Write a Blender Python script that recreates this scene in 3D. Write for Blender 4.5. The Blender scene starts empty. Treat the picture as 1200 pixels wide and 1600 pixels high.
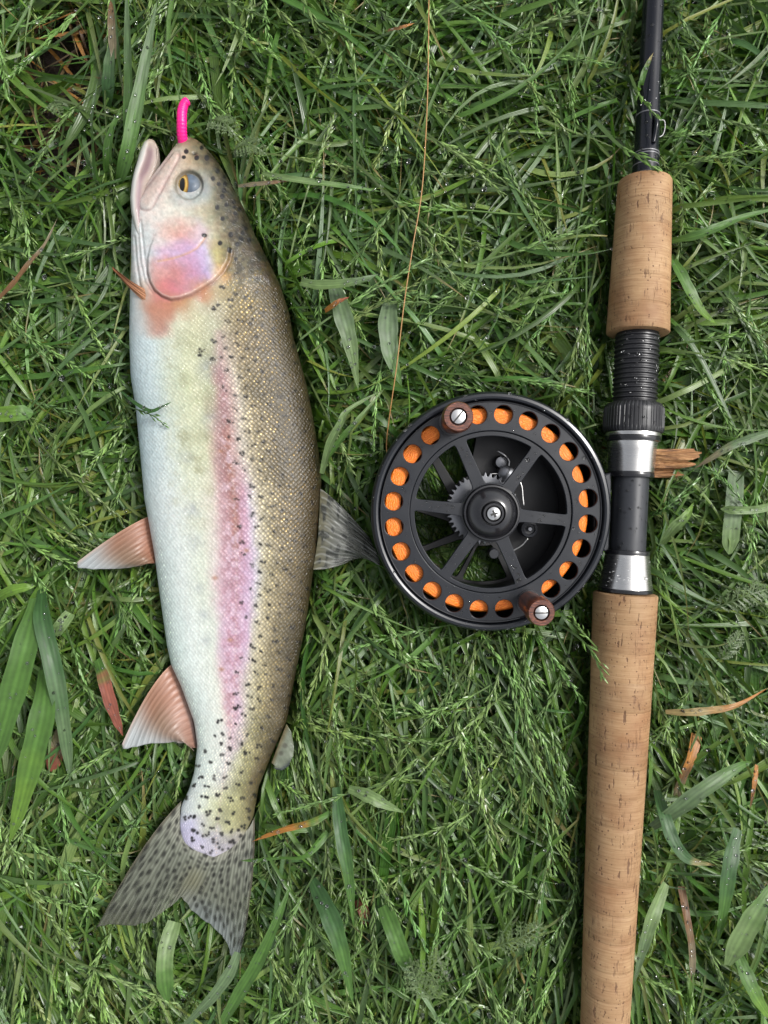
import bpy, math, random
import numpy as np
from mathutils import Vector, Matrix

rng = np.random.default_rng(11)
random.seed(11)
sc = bpy.context.scene
COL = sc.collection

# ------------------------------------------------------------------ camera, sky, sun, exposure
S = 0.0003          # metres per photo pixel on the plane of the reel's face
ZR, DC = 0.050, 0.340
ZC = ZR + DC        # camera height above the soil
cam_d = bpy.data.cameras.new('camera')
cam = bpy.data.objects.new('camera', cam_d); COL.objects.link(cam)
cam.location = (0, 0, ZC); cam.rotation_euler = (0, 0, 0)
cam_d.sensor_fit = 'VERTICAL'; cam_d.sensor_height = 24.0; cam_d.sensor_width = 18.0
cam_d.lens = 12.0 / (0.24 / DC)
cam_d.clip_start = 0.01; cam_d.clip_end = 100
sc.camera = cam

SUN_EL, SUN_AZ = math.radians(52), math.radians(22)     # azimuth measured from +X towards +Y
world = bpy.data.worlds.new('World'); sc.world = world; world.use_nodes = True
wn = world.node_tree; wn.nodes.clear()
sky = wn.nodes.new('ShaderNodeTexSky'); sky.sky_type = 'NISHITA'; sky.sun_disc = False
sky.sun_elevation = SUN_EL; sky.sun_rotation = math.pi / 2 - SUN_AZ
sky.dust_density = 4.0; sky.air_density = 1.0; sky.ozone_density = 1.0
hs = wn.nodes.new('ShaderNodeHueSaturation'); hs.inputs['Saturation'].default_value = 0.24
bg = wn.nodes.new('ShaderNodeBackground'); bg.inputs['Strength'].default_value = 0.12
wo = wn.nodes.new('ShaderNodeOutputWorld')
wn.links.new(sky.outputs[0], hs.inputs['Color']); wn.links.new(hs.outputs[0], bg.inputs['Color'])
wn.links.new(bg.outputs[0], wo.inputs['Surface'])
sun_d = bpy.data.lights.new('sun', 'SUN'); sun_d.energy = 1.5; sun_d.angle = math.radians(10.5)
sun_d.color = (1.0, 0.985, 0.955)
sun = bpy.data.objects.new('sun', sun_d); COL.objects.link(sun)
sdir = Vector((math.cos(SUN_EL) * math.cos(SUN_AZ), math.cos(SUN_EL) * math.sin(SUN_AZ), math.sin(SUN_EL)))
sun.rotation_euler = sdir.to_track_quat('Z', 'Y').to_euler(); sun.location = sdir * 5

vs = sc.view_settings
vs.view_transform = 'Standard'; vs.look = 'None'; vs.gamma = 1.0; vs.use_curve_mapping = False
vs.exposure = 0.80
sc.render.engine = 'CYCLES'
sc.cycles.use_denoising = True
sc.cycles.max_bounces = 8; sc.cycles.transparent_max_bounces = 8
sc.cycles.caustics_reflective = False; sc.cycles.caustics_refractive = False
sc.cycles.sample_clamp_indirect = 6.0

# ------------------------------------------------------------------ helpers
def kz(z): return S * (ZC - z) / DC
def P(px, py, z):
    k = kz(z)
    return ((px - 600) * k, (800 - py) * k, z)
def lin(c):
    c = np.asarray(c, float) / 255.0
    return np.where(c <= 0.04045, c / 12.92, ((c + 0.055) / 1.055) ** 2.4)
def smooth(a, b, x):
    t = np.clip((x - a) / (b - a), 0, 1)
    return t * t * (3 - 2 * t)

def vnoise(x, y, seed=0):
    """cheap smooth value noise, 0..1"""
    r = np.random.default_rng(seed).random((64, 64))
    xi = np.floor(x).astype(int); yi = np.floor(y).astype(int)
    fx = x - xi; fy = y - yi
    fx = fx * fx * (3 - 2 * fx); fy = fy * fy * (3 - 2 * fy)
    g = lambda i, j: r[i % 64, j % 64]
    return (g(xi, yi) * (1 - fx) + g(xi + 1, yi) * fx) * (1 - fy) + (g(xi, yi + 1) * (1 - fx) + g(xi + 1, yi + 1) * fx) * fy
def fnoise(x, y, seed=0, o=3):
    s = 0; a = 1; t = 0
    for i in range(o):
        s = s + a * vnoise(x * 2 ** i, y * 2 ** i, seed + i); t += a; a *= 0.5
    return s / t

def make_mesh(name, verts, quads=None, tris=None, mat=None, parent=None, attrs=None, smooth_shade=True, matidx=None):
    verts = np.asarray(verts, np.float32)
    me = bpy.data.meshes.new(name)
    nq = 0 if quads is None else len(quads); nt = 0 if tris is None else len(tris)
    me.vertices.add(len(verts)); me.vertices.foreach_set('co', verts.ravel())
    loops = []
    if nq: loops.append(np.asarray(quads, np.int32).ravel())
    if nt: loops.append(np.asarray(tris, np.int32).ravel())
    loops = np.concatenate(loops)
    me.loops.add(len(loops)); me.loops.foreach_set('vertex_index', loops)
    me.polygons.add(nq + nt)
    starts = np.concatenate([np.arange(nq) * 4, nq * 4 + np.arange(nt) * 3]).astype(np.int32)
    me.polygons.foreach_set('loop_start', starts)
    me.polygons.foreach_set('use_smooth', np.full(nq + nt, smooth_shade, bool))
    me.update(calc_edges=True)
    for an, arr in (attrs or {}).items():
        arr = np.asarray(arr, np.float32)
        if arr.ndim == 1:
            a = me.attributes.new(an, 'FLOAT', 'POINT'); a.data.foreach_set('value', arr)
        elif arr.shape[1] == 3 and an != 'col':
            a = me.attributes.new(an, 'FLOAT_VECTOR', 'POINT'); a.data.foreach_set('vector', arr.ravel())
        else:
            if arr.shape[1] == 3: arr = np.concatenate([arr, np.ones((len(arr), 1), np.float32)], 1)
            a = me.attributes.new(an, 'FLOAT_COLOR', 'POINT'); a.data.foreach_set('color', arr.astype(np.float32).ravel())
    if mat: me.materials.append(mat)
    return link(name, me, parent)
def link(name, me, parent=None):
    o = bpy.data.objects.new(name, me); COL.objects.link(o)
    if parent: o.parent = parent
    return o
def empty(name, loc, rot=(0, 0, 0)):
    o = bpy.data.objects.new(name, None); COL.objects.link(o)
    o.location = loc; o.rotation_euler = rot; o.empty_display_size = 0.02
    return o
def tag(o, label=None, cat=None, group=None, kind=None):
    if label: o['label'] = label
    if cat: o['category'] = cat
    if group: o['group'] = group
    if kind: o['kind'] = kind
    return o

def grid_quads(nr, nc, wrap=False, off=0):
    i = np.arange(nr - 1)[:, None]; j = np.arange(nc if wrap else nc - 1)[None, :]
    j2 = (j + 1) % nc
    a = i * nc + j; b = i * nc + j2
    return (np.stack([a, b, b + nc, a + nc], -1).reshape(-1, 4) + off)

def lathe(name, prof, mat, parent=None, n=64, axis='Z', close=False, rfun=None, smooth_shade=True, cap0=False, cap1=False, attrs=None):
    """revolve (r, h) points about the axis"""
    prof = np.asarray(prof, float)
    th = np.linspace(0, 2 * np.pi, n, endpoint=False)
    r = prof[:, 0][:, None] * (rfun(th, prof[:, 1][:, None]) if rfun else np.ones((1, n)))
    h = np.repeat(prof[:, 1][:, None], n, 1)
    c, s = r * np.cos(th), r * np.sin(th)
    if axis == 'Z': v = np.stack([c, s, h], -1)
    else: v = np.stack([c, h, s], -1)          # Y axis
    nr = len(prof)
    q = grid_quads(nr, n, True)
    if close:
        last = (nr - 1) * n
        j = np.arange(n); j2 = (j + 1) % n
        q = np.concatenate([q, np.stack([last + j, last + j2, j2, j], -1)])
    v = v.reshape(-1, 3)
    if axis == 'Y': q = q[:, ::-1]
    tris = []
    if cap0:
        v = np.concatenate([v, [[0, 0, prof[0, 1]] if axis == 'Z' else [0, prof[0, 1], 0]]]); k = len(v) - 1
        j = np.arange(n); tris.append(np.stack([np.full(n, k), (j + 1) % n, j], -1))
    if cap1:
        v = np.concatenate([v, [[0, 0, prof[-1, 1]] if axis == 'Z' else [0, prof[-1, 1], 0]]]); k = len(v) - 1
        j = np.arange(n) + (nr - 1) * n; tris.append(np.stack([np.full(n, k), j, (j - (nr - 1) * n + 1) % n + (nr - 1) * n], -1))
    if tris:
        tris = np.concatenate(tris)
        if axis == 'Y': tris = tris[:, ::-1]
    else: tris = None
    o = make_mesh(name, v, q, tris, mat, parent, smooth_shade=smooth_shade, attrs=attrs)
    if smooth_shade:
        try: o.data.set_sharp_from_angle(angle=math.radians(35))
        except Exception: pass
    return o

def tube(name, pts, rad, mat, parent=None, n=8, rfun=None, attrs=None, cap=True):
    pts = np.asarray(pts, float); m = len(pts)
    t = np.gradient(pts, axis=0); t /= np.linalg.norm(t, axis=1, keepdims=True) + 1e-12
    up = np.array([0, 0, 1.0]) if abs(t[:, 2]).mean() < 0.8 else np.array([1.0, 0, 0])
    a = np.cross(t, up); a /= np.linalg.norm(a, axis=1, keepdims=True) + 1e-12
    b = np.cross(a, t)
    rad = np.broadcast_to(np.asarray(rad, float), (m,))
    th = np.linspace(0, 2 * np.pi, n, endpoint=False)
    v = pts[:, None] + rad[:, None, None] * (a[:, None] * np.cos(th)[None, :, None] + b[:, None] * np.sin(th)[None, :, None])
    v = v.reshape(-1, 3); q = grid_quads(m, n, True)
    tris = None
    if cap:
        v = np.concatenate([v, pts[:1], pts[-1:]]); k = len(v) - 2; j = np.arange(n)
        tris = np.concatenate([np.stack([np.full(n, k), (j + 1) % n, j], -1),
                               np.stack([np.full(n, k + 1), j + (m - 1) * n, (j + 1) % n + (m - 1) * n], -1)])
    return make_mesh(name, v, q, tris, mat, parent, attrs=attrs)

def spline(pts, n):
    """Catmull-Rom through the points"""
    p = np.asarray(pts, float)
    p = np.concatenate([2 * p[:1] - p[1:2], p, 2 * p[-1:] - p[-2:-1]])
    seg = len(p) - 3
    t = np.linspace(0, seg, n); i = np.minimum(t.astype(int), seg - 1); f = (t - i)[:, None]
    p0, p1, p2, p3 = p[i], p[i + 1], p[i + 2], p[i + 3]
    return 0.5 * (2 * p1 + (p2 - p0) * f + (2 * p0 - 5 * p1 + 4 * p2 - p3) * f ** 2 + (3 * p1 - p0 - 3 * p2 + p3) * f ** 3)

def plate(name, loops, th, bev, mat, parent=None, z=0.0):
    """flat plate with holes: loops[0] outer, others holes (2-D points); top face at z"""
    cu = bpy.data.curves.new(name, 'CURVE'); cu.dimensions = '2D'; cu.fill_mode = 'BOTH'
    cu.extrude = (th / 2 - bev) * 100; cu.bevel_depth = bev * 100; cu.bevel_resolution = 1; cu.offset = -bev * 100
    for L in loops:
        sp = cu.splines.new('POLY'); sp.points.add(len(L) - 1)
        sp.points.foreach_set('co', np.array([(x * 100, y * 100, 0, 1) for x, y in L], np.float32).ravel()); sp.use_cyclic_u = True
    tmp = bpy.data.objects.new('tmp', cu); COL.objects.link(tmp)
    dg = bpy.context.evaluated_depsgraph_get()
    me = bpy.data.meshes.new_from_object(tmp.evaluated_get(dg)); me.name = name
    bpy.data.objects.remove(tmp); bpy.data.curves.remove(cu)
    me.transform(Matrix.Translation((0, 0, z - th / 2)) @ Matrix.Scale(.01, 4))
    me.materials.clear(); me.materials.append(mat)
    o = link(name, me, parent)
    return o
def circle(r, n=48, cx=0, cy=0):
    t = np.linspace(0, 2 * np.pi, n, endpoint=False)
    return [(cx + r * math.cos(a), cy + r * math.sin(a)) for a in t]
def round_corners(pts, rad, k=5):
    out = []; n = len(pts)
    for i in range(n):
        p = np.array(pts[i]); a = np.array(pts[i - 1]); b = np.array(pts[(i + 1) % n])
        da = a - p; db = b - p; la = np.linalg.norm(da); lb = np.linalg.norm(db)
        cs = np.dot(da, db) / (la * lb)
        if cs < -0.9: out.append(tuple(p)); continue
        ra = min(rad, la * 0.48); rb = min(rad, lb * 0.48)
        p0 = p + da / la * ra; p2 = p + db / lb * rb
        for t in np.linspace(0, 1, k): out.append(tuple((1 - t) ** 2 * p0 + 2 * t * (1 - t) * p + t * t * p2))
    return out

def in_poly(x, y, poly):
    poly = np.asarray(poly); n = len(poly); ins = np.zeros(x.shape, bool)
    j = n - 1
    for i in range(n):
        xi, yi = poly[i]; xj, yj = poly[j]
        if yi != yj:
            c = ((yi > y) != (yj > y)) & (x < (xj - xi) * (y - yi) / (yj - yi) + xi); ins ^= c
        j = i
    return ins
def dist_poly(x, y, poly, closed=True):
    poly = np.asarray(poly, float); d = np.full(x.shape, 1e9)
    m = len(poly) if closed else len(poly) - 1
    for i in range(m):
        a = poly[i]; b = poly[(i + 1) % len(poly)]
        ab = b - a; t = np.clip(((x - a[0]) * ab[0] + (y - a[1]) * ab[1]) / (ab @ ab + 1e-12), 0, 1)
        d = np.minimum(d, np.hypot(x - a[0] - t * ab[0], y - a[1] - t * ab[1]))
    return d

# ------------------------------------------------------------------ materials
class NT:
    def __init__(s, name):
        s.m = bpy.data.materials.new(name); s.m.use_nodes = True
        s.t = s.m.node_tree; s.t.nodes.clear()
        s.out = s.t.nodes.new('ShaderNodeOutputMaterial')
        s.bs = s.t.nodes.new('ShaderNodeBsdfPrincipled')
        s.t.links.new(s.bs.outputs[0], s.out.inputs[0])
    def n(s, typ, **kw):
        nd = s.t.nodes.new(typ)
        for k, v in kw.items():
            if k.startswith('i_'):
                key = k[2:]
                nd.inputs[int(key) if key.isdigit() else key].default_value = v
            else: setattr(nd, k, v)
        return nd
    def l(s, a, b): s.t.links.new(a, b)
    def attr(s, name, out='Color'):
        a = s.n('ShaderNodeAttribute', attribute_name=name); return a.outputs[out]
    def math(s, op, a, b=None, clamp=False):
        m = s.n('ShaderNodeMath', operation=op); m.use_clamp = clamp
        for i, v in enumerate((a, b)):
            if v is None: continue
            if isinstance(v, (int, float)): m.inputs[i].default_value = v
            else: s.l(v, m.inputs[i])
        return m.outputs[0]
    def mix(s, fac, a, b, mode='MIX'):
        m = s.n('ShaderNodeMix', data_type='RGBA', blend_type=mode)
        for k, v in ((0, fac), (6, a), (7, b)):
            if isinstance(v, (int, float)): m.inputs[k].default_value = v
            elif isinstance(v, tuple): m.inputs[k].default_value = v if len(v) == 4 else (*v, 1)
            else: s.l(v, m.inputs[k])
        return m.outputs[2]
    def ramp(s, fac, stops):
        r = s.n('ShaderNodeValToRGB'); e = r.color_ramp.elements
        while len(e) < len(stops): e.new(0.5)
        for el, (p, c) in zip(e, stops):
            el.position = p; el.color = c if len(c) == 4 else (*c, 1)
        s.l(fac, r.inputs[0]); return r.outputs[0]
    def set(s, **kw):
        for k, v in kw.items():
            k = k.replace('_', ' ')
            if isinstance(v, tuple) and len(v) == 3 and 'olor' in k or k in ('Subsurface Radius',): pass
            if hasattr(v, 'is_linked') or hasattr(v, 'links'): s.l(v, s.bs.inputs[k])
            else: s.bs.inputs[k].default_value = (*v, 1) if isinstance(v, tuple) and len(v) == 3 and k != 'Subsurface Radius' else v
        return s
    def bump(s, h, strength, dist):
        b = s.n('ShaderNodeBump', i_Strength=strength, i_Distance=dist); s.l(h, b.inputs['Height'])
        s.l(b.outputs[0], s.bs.inputs['Normal']); return b
    def noise(s, vec, scale, detail=3, rough=0.5):
        n = s.n('ShaderNodeTexNoise', i_Scale=scale, i_Detail=detail, i_Roughness=rough)
        if vec is not None: s.l(vec, n.inputs['Vector'])
        return n.outputs[0]
    def mapping(s, vec, scale=(1, 1, 1), rot=(0, 0, 0)):
        m = s.n('ShaderNodeMapping'); m.inputs['Scale'].default_value = scale; m.inputs['Rotation'].default_value = rot
        s.l(vec, m.inputs['Vector']); return m.outputs[0]
    def obj(s): return s.n('ShaderNodeTexCoord').outputs['Object']

def mat_black(name, col=(0.018, 0.019, 0.022), rough=0.38, metallic=0.0, coat=0.0, bump=0.05, spec=0.5):
    t = NT(name); v = t.obj()
    n = t.noise(v, 900, 2); n2 = t.noise(v, 60, 3)
    t.set(Base_Color=col, Metallic=metallic, Roughness=t.math('ADD', t.math('MULTIPLY', n2, 0.40), rough - 0.20), Coat_Weight=coat, Coat_Roughness=0.15, Specular_IOR_Level=spec)
    t.bump(n, bump, 0.0002)
    return t.m
M = {}
M['anodized'] = mat_black('black_anodized', (0.009, 0.0105, 0.014), 0.31, 0.0, 0.15, 0.03)
M['anodized_gloss'] = mat_black('black_gloss', (0.012, 0.012, 0.014), 0.2, 0.0, 0.4, 0.02)
M['dark_inside'] = mat_black('black_inside', (0.008, 0.008, 0.009), 0.45)
M['graphite'] = mat_black('grey_barrel', (0.026, 0.028, 0.033), 0.42)
M['blank'] = mat_black('rod_varnish', (0.005, 0.006, 0.010), 0.22, 0.0, 0.1, 0.02, 0.3)
M['rubber'] = mat_black('black_thread', (0.014, 0.014, 0.016), 0.42)
def mat_metal(name, col, rough, brushed=True):
    t = NT(name); v = t.mapping(t.obj(), (80, 3000, 80)); n = t.noise(v, 1.0, 3)
    t.set(Base_Color=col, Metallic=1.0, Roughness=t.math('ADD', t.math('MULTIPLY', n, 0.16), rough))
    if brushed: t.bump(n, 0.06, 0.0002)
    return t.m
M['steel'] = mat_metal('brushed_steel', (0.62, 0.61, 0.59), 0.2)
M['screw'] = mat_metal('screw_steel', (0.72, 0.71, 0.69), 0.22)
M['gear'] = mat_metal('gear_steel', (0.24, 0.245, 0.26), 0.3)
M['dark_slot'] = mat_black('screw_slot', (0.03, 0.028, 0.025), 0.6)
def mat_line():
    t = NT('orange_backing'); v = t.obj()
    th = t.n('ShaderNodeVectorMath', operation='LENGTH'); t.l(v, th.inputs[0])
    sep = t.n('ShaderNodeSeparateXYZ'); t.l(v, sep.inputs[0])
    n = t.noise(v, 350, 3)
    w = t.math('SINE', t.math('ADD', t.math('MULTIPLY', th.outputs['Value'], 6500), t.math('MULTIPLY', n, 30)))
    f = t.math('MULTIPLY', t.math('ADD', w, 1), 0.5)
    t.set(Base_Color=t.mix(f, (0.80, 0.15, 0.008), (0.98, 0.27, 0.025)), Roughness=0.5)
    t.bump(f, 0.5, 0.0003); return t.m
M['orange'] = mat_line()
def mat_wood():
    t = NT('rosewood'); v = t.mapping(t.obj(), (500, 1900, 120)); n = t.noise(v, 1.0, 4, 0.65)
    t.set(Base_Color=t.ramp(n, [(0.3, (0.022, 0.007, 0.005)), (0.5, (0.095, 0.029, 0.016)), (0.70, (0.22, 0.078, 0.042))]),
          Roughness=0.35, Coat_Weight=0.4, Coat_Roughness=0.2)
    t.bump(n, 0.15, 0.0003); return t.m
M['wood'] = mat_wood()
def mat_cork():
    t = NT('cork'); o = t.obj(); tint = t.attr('tint', 'Fac')
    # across-the-grip fine lines
    fine = t.noise(t.mapping(o, (70, 1500, 70)), 1.0, 4, 0.6)
    mot = t.noise(o, 130, 4, 0.6)
    base = t.ramp(fine, [(0.25, (0.235, 0.138, 0.066)), (0.5, (0.37, 0.236, 0.120)), (0.8, (0.46, 0.31, 0.172))])
    base = t.mix(t.math('MULTIPLY', mot, 0.5), base, (0.29, 0.155, 0.072))
    big = t.noise(o, 48, 4, 0.6)
    base = t.mix(t.math('MULTIPLY', t.math('SUBTRACT', big, 0.40), 3.4, True), base, t.mix(1.0, base, (0.72, 0.60, 0.54), 'MULTIPLY'))
    tn = t.n('ShaderNodeHueSaturation'); t.l(base, tn.inputs['Color']); t.l(tint, tn.inputs['Value'])
    base = tn.outputs[0]
    # lengthwise lenticels: dark short streaks
    vo = t.n('ShaderNodeTexVoronoi', feature='F1', i_Scale=1.0, i_Randomness=1.0)
    wob = t.n('ShaderNodeVectorMath', operation='MULTIPLY_ADD')
    nz = t.n('ShaderNodeTexNoise', i_Scale=420, i_Detail=3); t.l(o, nz.inputs['Vector'])
    t.l(nz.outputs['Color'], wob.inputs[0]); wob.inputs[1].default_value = (1.3, 0.8, 1.3)
    t.l(t.mapping(o, (700, 120, 700)), wob.inputs[2])
    t.l(wob.outputs[0], vo.inputs['Vector'])
    sel = t.n('ShaderNodeSeparateColor'); t.l(vo.outputs['Color'], sel.inputs[0])
    size = t.math('MULTIPLY', t.math('POWER', sel.outputs[0], 2.6), 0.52)
    pit = t.math('MULTIPLY', t.math('SUBTRACT', size, vo.outputs['Distance']), 9.0, True)
    gate = t.math('MULTIPLY', t.math('SUBTRACT', t.noise(o, 110, 3, 0.6), 0.40), 7.0, True)
    pit = t.math('MULTIPLY', pit, gate)
    vo2 = t.n('ShaderNodeTexVoronoi', feature='F1', i_Scale=900.0); t.l(o, vo2.inputs['Vector'])
    s2 = t.n('ShaderNodeSeparateColor'); t.l(vo2.outputs['Color'], s2.inputs[0])
    pit2 = t.math('MULTIPLY', t.math('SUBTRACT', t.math('MULTIPLY', t.math('POWER', s2.outputs[0], 5.0), 0.45), vo2.outputs['Distance']), 8.0, True)
    # broken thin streaks along the grip
    st = t.noise(t.mapping(o, (1300, 150, 1300)), 1.0, 3, 0.7)
    stm = t.math('MULTIPLY', t.math('SUBTRACT', st, 0.57), 10.0, True)
    pat = t.math('MULTIPLY', stm, t.math('MULTIPLY', t.math('SUBTRACT', t.noise(o, 90, 2), 0.48), 9.0, True))
    p = t.math('MAXIMUM', t.math('MAXIMUM', pit, pit2), t.math('MULTIPLY', pat, 0.8), True)
    c = t.mix(t.math('MULTIPLY', p, 0.8), base, (0.095, 0.043, 0.022))
    t.set(Base_Color=c, Roughness=0.62, Specular_IOR_Level=0.35)
    h = t.math('SUBTRACT', t.math('MULTIPLY', fine, 0.25), p)
    t.bump(h, 0.5, 0.0005); return t.m
M['cork'] = mat_cork()
def mat_plain(name, col, rough, **kw):
    t = NT(name); n = t.noise(t.obj(), 400, 3)
    t.set(Base_Color=t.mix(t.math('MULTIPLY', n, 0.5), col, tuple(c * 0.75 for c in col)), Roughness=rough, **kw)
    t.bump(n, 0.08, 0.0003); return t.m
M['pink'] = mat_plain('pink_rubber', (0.90, 0.012, 0.24), 0.35, Subsurface_Weight=0.2, Subsurface_Radius=(0.004, 0.001, 0.002), Subsurface_Scale=0.5)
M['line'] = mat_plain('tan_line', (0.36, 0.19, 0.06), 0.35)
M['thread'] = mat_plain('silver_thread', (0.20, 0.20, 0.21), 0.4, Metallic=0.3)
M['loop'] = mat_plain('white_wire', (0.45, 0.45, 0.43), 0.3)
def mat_water():
    t = NT('water'); t.set(Base_Color=(1, 1, 1), Roughness=0.0, IOR=1.33, Transmission_Weight=1.0); return t.m
M['water'] = mat_water()
def mat_grass(name='grass', r0=0.17, bump=0.22):
    t = NT(name); c = t.attr('col'); uv = t.n('ShaderNodeAttribute', attribute_name='buv')
    sep = t.n('ShaderNodeSeparateXYZ'); t.l(uv.outputs['Vector'], sep.inputs[0])
    v = t.math('SINE', t.math('MULTIPLY', sep.outputs[0], 26.0))
    nn = t.noise(t.n('ShaderNodeNewGeometry').outputs['Position'], 260, 3, 0.6)
    f = t.math('ADD', t.math('MULTIPLY', v, 0.10), t.math('MULTIPLY', nn, 0.6))
    c2 = t.n('ShaderNodeHueSaturation'); t.l(c, c2.inputs['Color']); t.l(t.math('ADD', f, 0.72), c2.inputs['Value'])
    t.set(Base_Color=c2.outputs[0], Roughness=t.math('ADD', t.math('MULTIPLY', nn, 0.3), r0), Specular_IOR_Level=0.6)
    t.bump(v, bump, 0.00015)
    tr = t.n('ShaderNodeBsdfTranslucent'); tc = t.mix(1.0, c2.outputs[0], (1.35, 1.35, 0.6), 'MULTIPLY'); t.l(tc, tr.inputs['Color'])
    mx = t.n('ShaderNodeMixShader', i_0=0.36); t.l(t.bs.outputs[0], mx.inputs[1]); t.l(tr.outputs[0], mx.inputs[2])
    t.l(mx.outputs[0], t.out.inputs[0]); return t.m
M['grass'] = mat_grass()
M['broad'] = mat_grass('broad_grass', 0.34, 0.12)
def mat_soil():
    t = NT('soil'); o = t.obj(); n = t.noise(o, 210, 6, 0.75); n2 = t.noise(o, 1200, 3, 0.6)
    c = t.ramp(n, [(0.32, (0.010, 0.007, 0.005)), (0.52, (0.040, 0.026, 0.018)), (0.68, (0.12, 0.085, 0.062))])
    t.set(Base_Color=t.mix(t.math('MULTIPLY', n2, 0.4), c, (0.09, 0.06, 0.05)), Roughness=0.7)
    t.bump(t.math('ADD', n, n2), 1.0, 0.006); return t.m
M['soil'] = mat_soil()
def mat_chip():
    t = NT('broken_wood'); o = t.obj(); n = t.noise(t.mapping(o, (60, 900, 900)), 1.0, 4, 0.65)
    t.set(Base_Color=t.ramp(n, [(0.3, (0.08, 0.035, 0.015)), (0.5, (0.30, 0.14, 0.05)), (0.7, (0.50, 0.28, 0.12))]), Roughness=0.6)
    t.bump(n, 0.9, 0.001); return t.m
M['chip'] = mat_chip()

def mat_fish():
    t = NT('trout_skin'); c = t.attr('col'); su = t.n('ShaderNodeAttribute', attribute_name='suv')
    gl = t.attr('glint', 'Fac'); sm = t.attr('scales', 'Fac')
    # overlapping scales: diamond lattice of rounded cells
    mp = t.mapping(su.outputs['Vector'], (1, 1, 1), (0, 0, math.radians(45)))
    vo = t.n('ShaderNodeTexVoronoi', feature='F1', i_Scale=1.0, i_Randomness=0.36); t.l(mp, vo.inputs['Vector'])
    d = vo.outputs['Distance']
    sc_ = t.n('ShaderNodeSeparateColor'); t.l(vo.outputs['Color'], sc_.inputs[0])
    rnd = sc_.outputs[0]
    hgt = t.math('MULTIPLY', t.math('SUBTRACT', 1.0, d), sm)
    # per-scale tone, glints painted in as lighter scale centres
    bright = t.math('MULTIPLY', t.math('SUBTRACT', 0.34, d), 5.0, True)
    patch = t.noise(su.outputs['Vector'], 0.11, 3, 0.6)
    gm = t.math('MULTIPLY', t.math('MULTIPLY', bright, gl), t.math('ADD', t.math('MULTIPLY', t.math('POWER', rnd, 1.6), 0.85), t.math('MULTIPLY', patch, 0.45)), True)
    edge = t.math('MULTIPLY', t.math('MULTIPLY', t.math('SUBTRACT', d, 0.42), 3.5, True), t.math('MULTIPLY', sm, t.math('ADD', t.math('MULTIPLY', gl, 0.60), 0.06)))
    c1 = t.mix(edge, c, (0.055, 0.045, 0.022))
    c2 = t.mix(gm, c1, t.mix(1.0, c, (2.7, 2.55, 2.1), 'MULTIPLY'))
    soft = t.noise(su.outputs['Vector'], 0.35, 4, 0.6)
    hv = t.n('ShaderNodeHueSaturation'); t.l(c2, hv.inputs['Color']); t.l(t.math('ADD', t.math('ADD', t.math('MULTIPLY', soft, 0.3), 0.85), t.math('MULTIPLY', t.math('MULTIPLY', t.math('SUBTRACT', rnd, 0.5), 0.16), sm)), hv.inputs['Value'])
    t.set(Base_Color=hv.outputs[0], Metallic=t.math('MULTIPLY', gm, 0.75), Roughness=t.math('SUBTRACT', 0.42, t.math('MULTIPLY', gm, 0.12)),
          Specular_IOR_Level=0.36, Coat_Weight=0.42, Coat_Roughness=0.11, Subsurface_Weight=0.06, Subsurface_Radius=(0.004, 0.002, 0.0015), Subsurface_Scale=0.4)
    b = t.bump(t.math('ADD', hgt, t.math('MULTIPLY', soft, 0.5)), 0.65, 0.0004)
    b2 = t.n('ShaderNodeBump', i_Strength=1.0, i_Distance=0.0016); t.l(t.math('ADD', t.math('MULTIPLY', hgt, 0.6), t.math('ADD', soft, patch)), b2.inputs['Height']); t.l(b2.outputs[0], t.bs.inputs['Coat Normal'])
    return t.m
M['fish'] = mat_fish()
def mat_fin(trans):
    t = NT('fin'); c = t.attr('col'); uv = t.n('ShaderNodeAttribute', attribute_name='buv')
    sep = t.n('ShaderNodeSeparateXYZ'); t.l(uv.outputs['Vector'], sep.inputs[0])
    n = t.noise(t.mapping(uv.outputs['Vector'], (60, 3, 1)), 1.0, 3)
    hv = t.n('ShaderNodeHueSaturation'); t.l(c, hv.inputs['Color']); t.l(t.math('ADD', t.math('MULTIPLY', n, 0.6), 0.7), hv.inputs['Value'])
    t.set(Base_Color=hv.outputs[0], Roughness=0.46, Coat_Weight=0.12, Coat_Roughness=0.2, Specular_IOR_Level=0.4)
    t.bump(n, 0.16, 0.0004)
    tr = t.n('ShaderNodeBsdfTranslucent'); t.l(hv.outputs[0], tr.inputs['Color'])
    mx = t.n('ShaderNodeMixShader', i_0=0.2); t.l(t.bs.outputs[0], mx.inputs[1]); t.l(tr.outputs[0], mx.inputs[2])
    tp = t.n('ShaderNodeBsdfTransparent'); m2 = t.n('ShaderNodeMixShader')
    al = t.n('ShaderNodeAttribute', attribute_name='clear'); t.l(al.outputs['Fac'], m2.inputs[0])
    t.l(mx.outputs[0], m2.inputs[1]); t.l(tp.outputs[0], m2.inputs[2])
    t.l(m2.outputs[0], t.out.inputs[0]); return t.m
M['fin'] = mat_fin(0.2)
def mat_attr(name, rough, coat=0.0):
    t = NT(name); t.set(Base_Color=t.attr('col'), Roughness=rough, Coat_Weight=coat, Coat_Roughness=0.03); return t.m
M['eye_dull'] = mat_attr('eye_haze', 0.55, 0.06)
M['eye'] = mat_attr('eye_wet', 0.4, 0.15)

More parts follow.
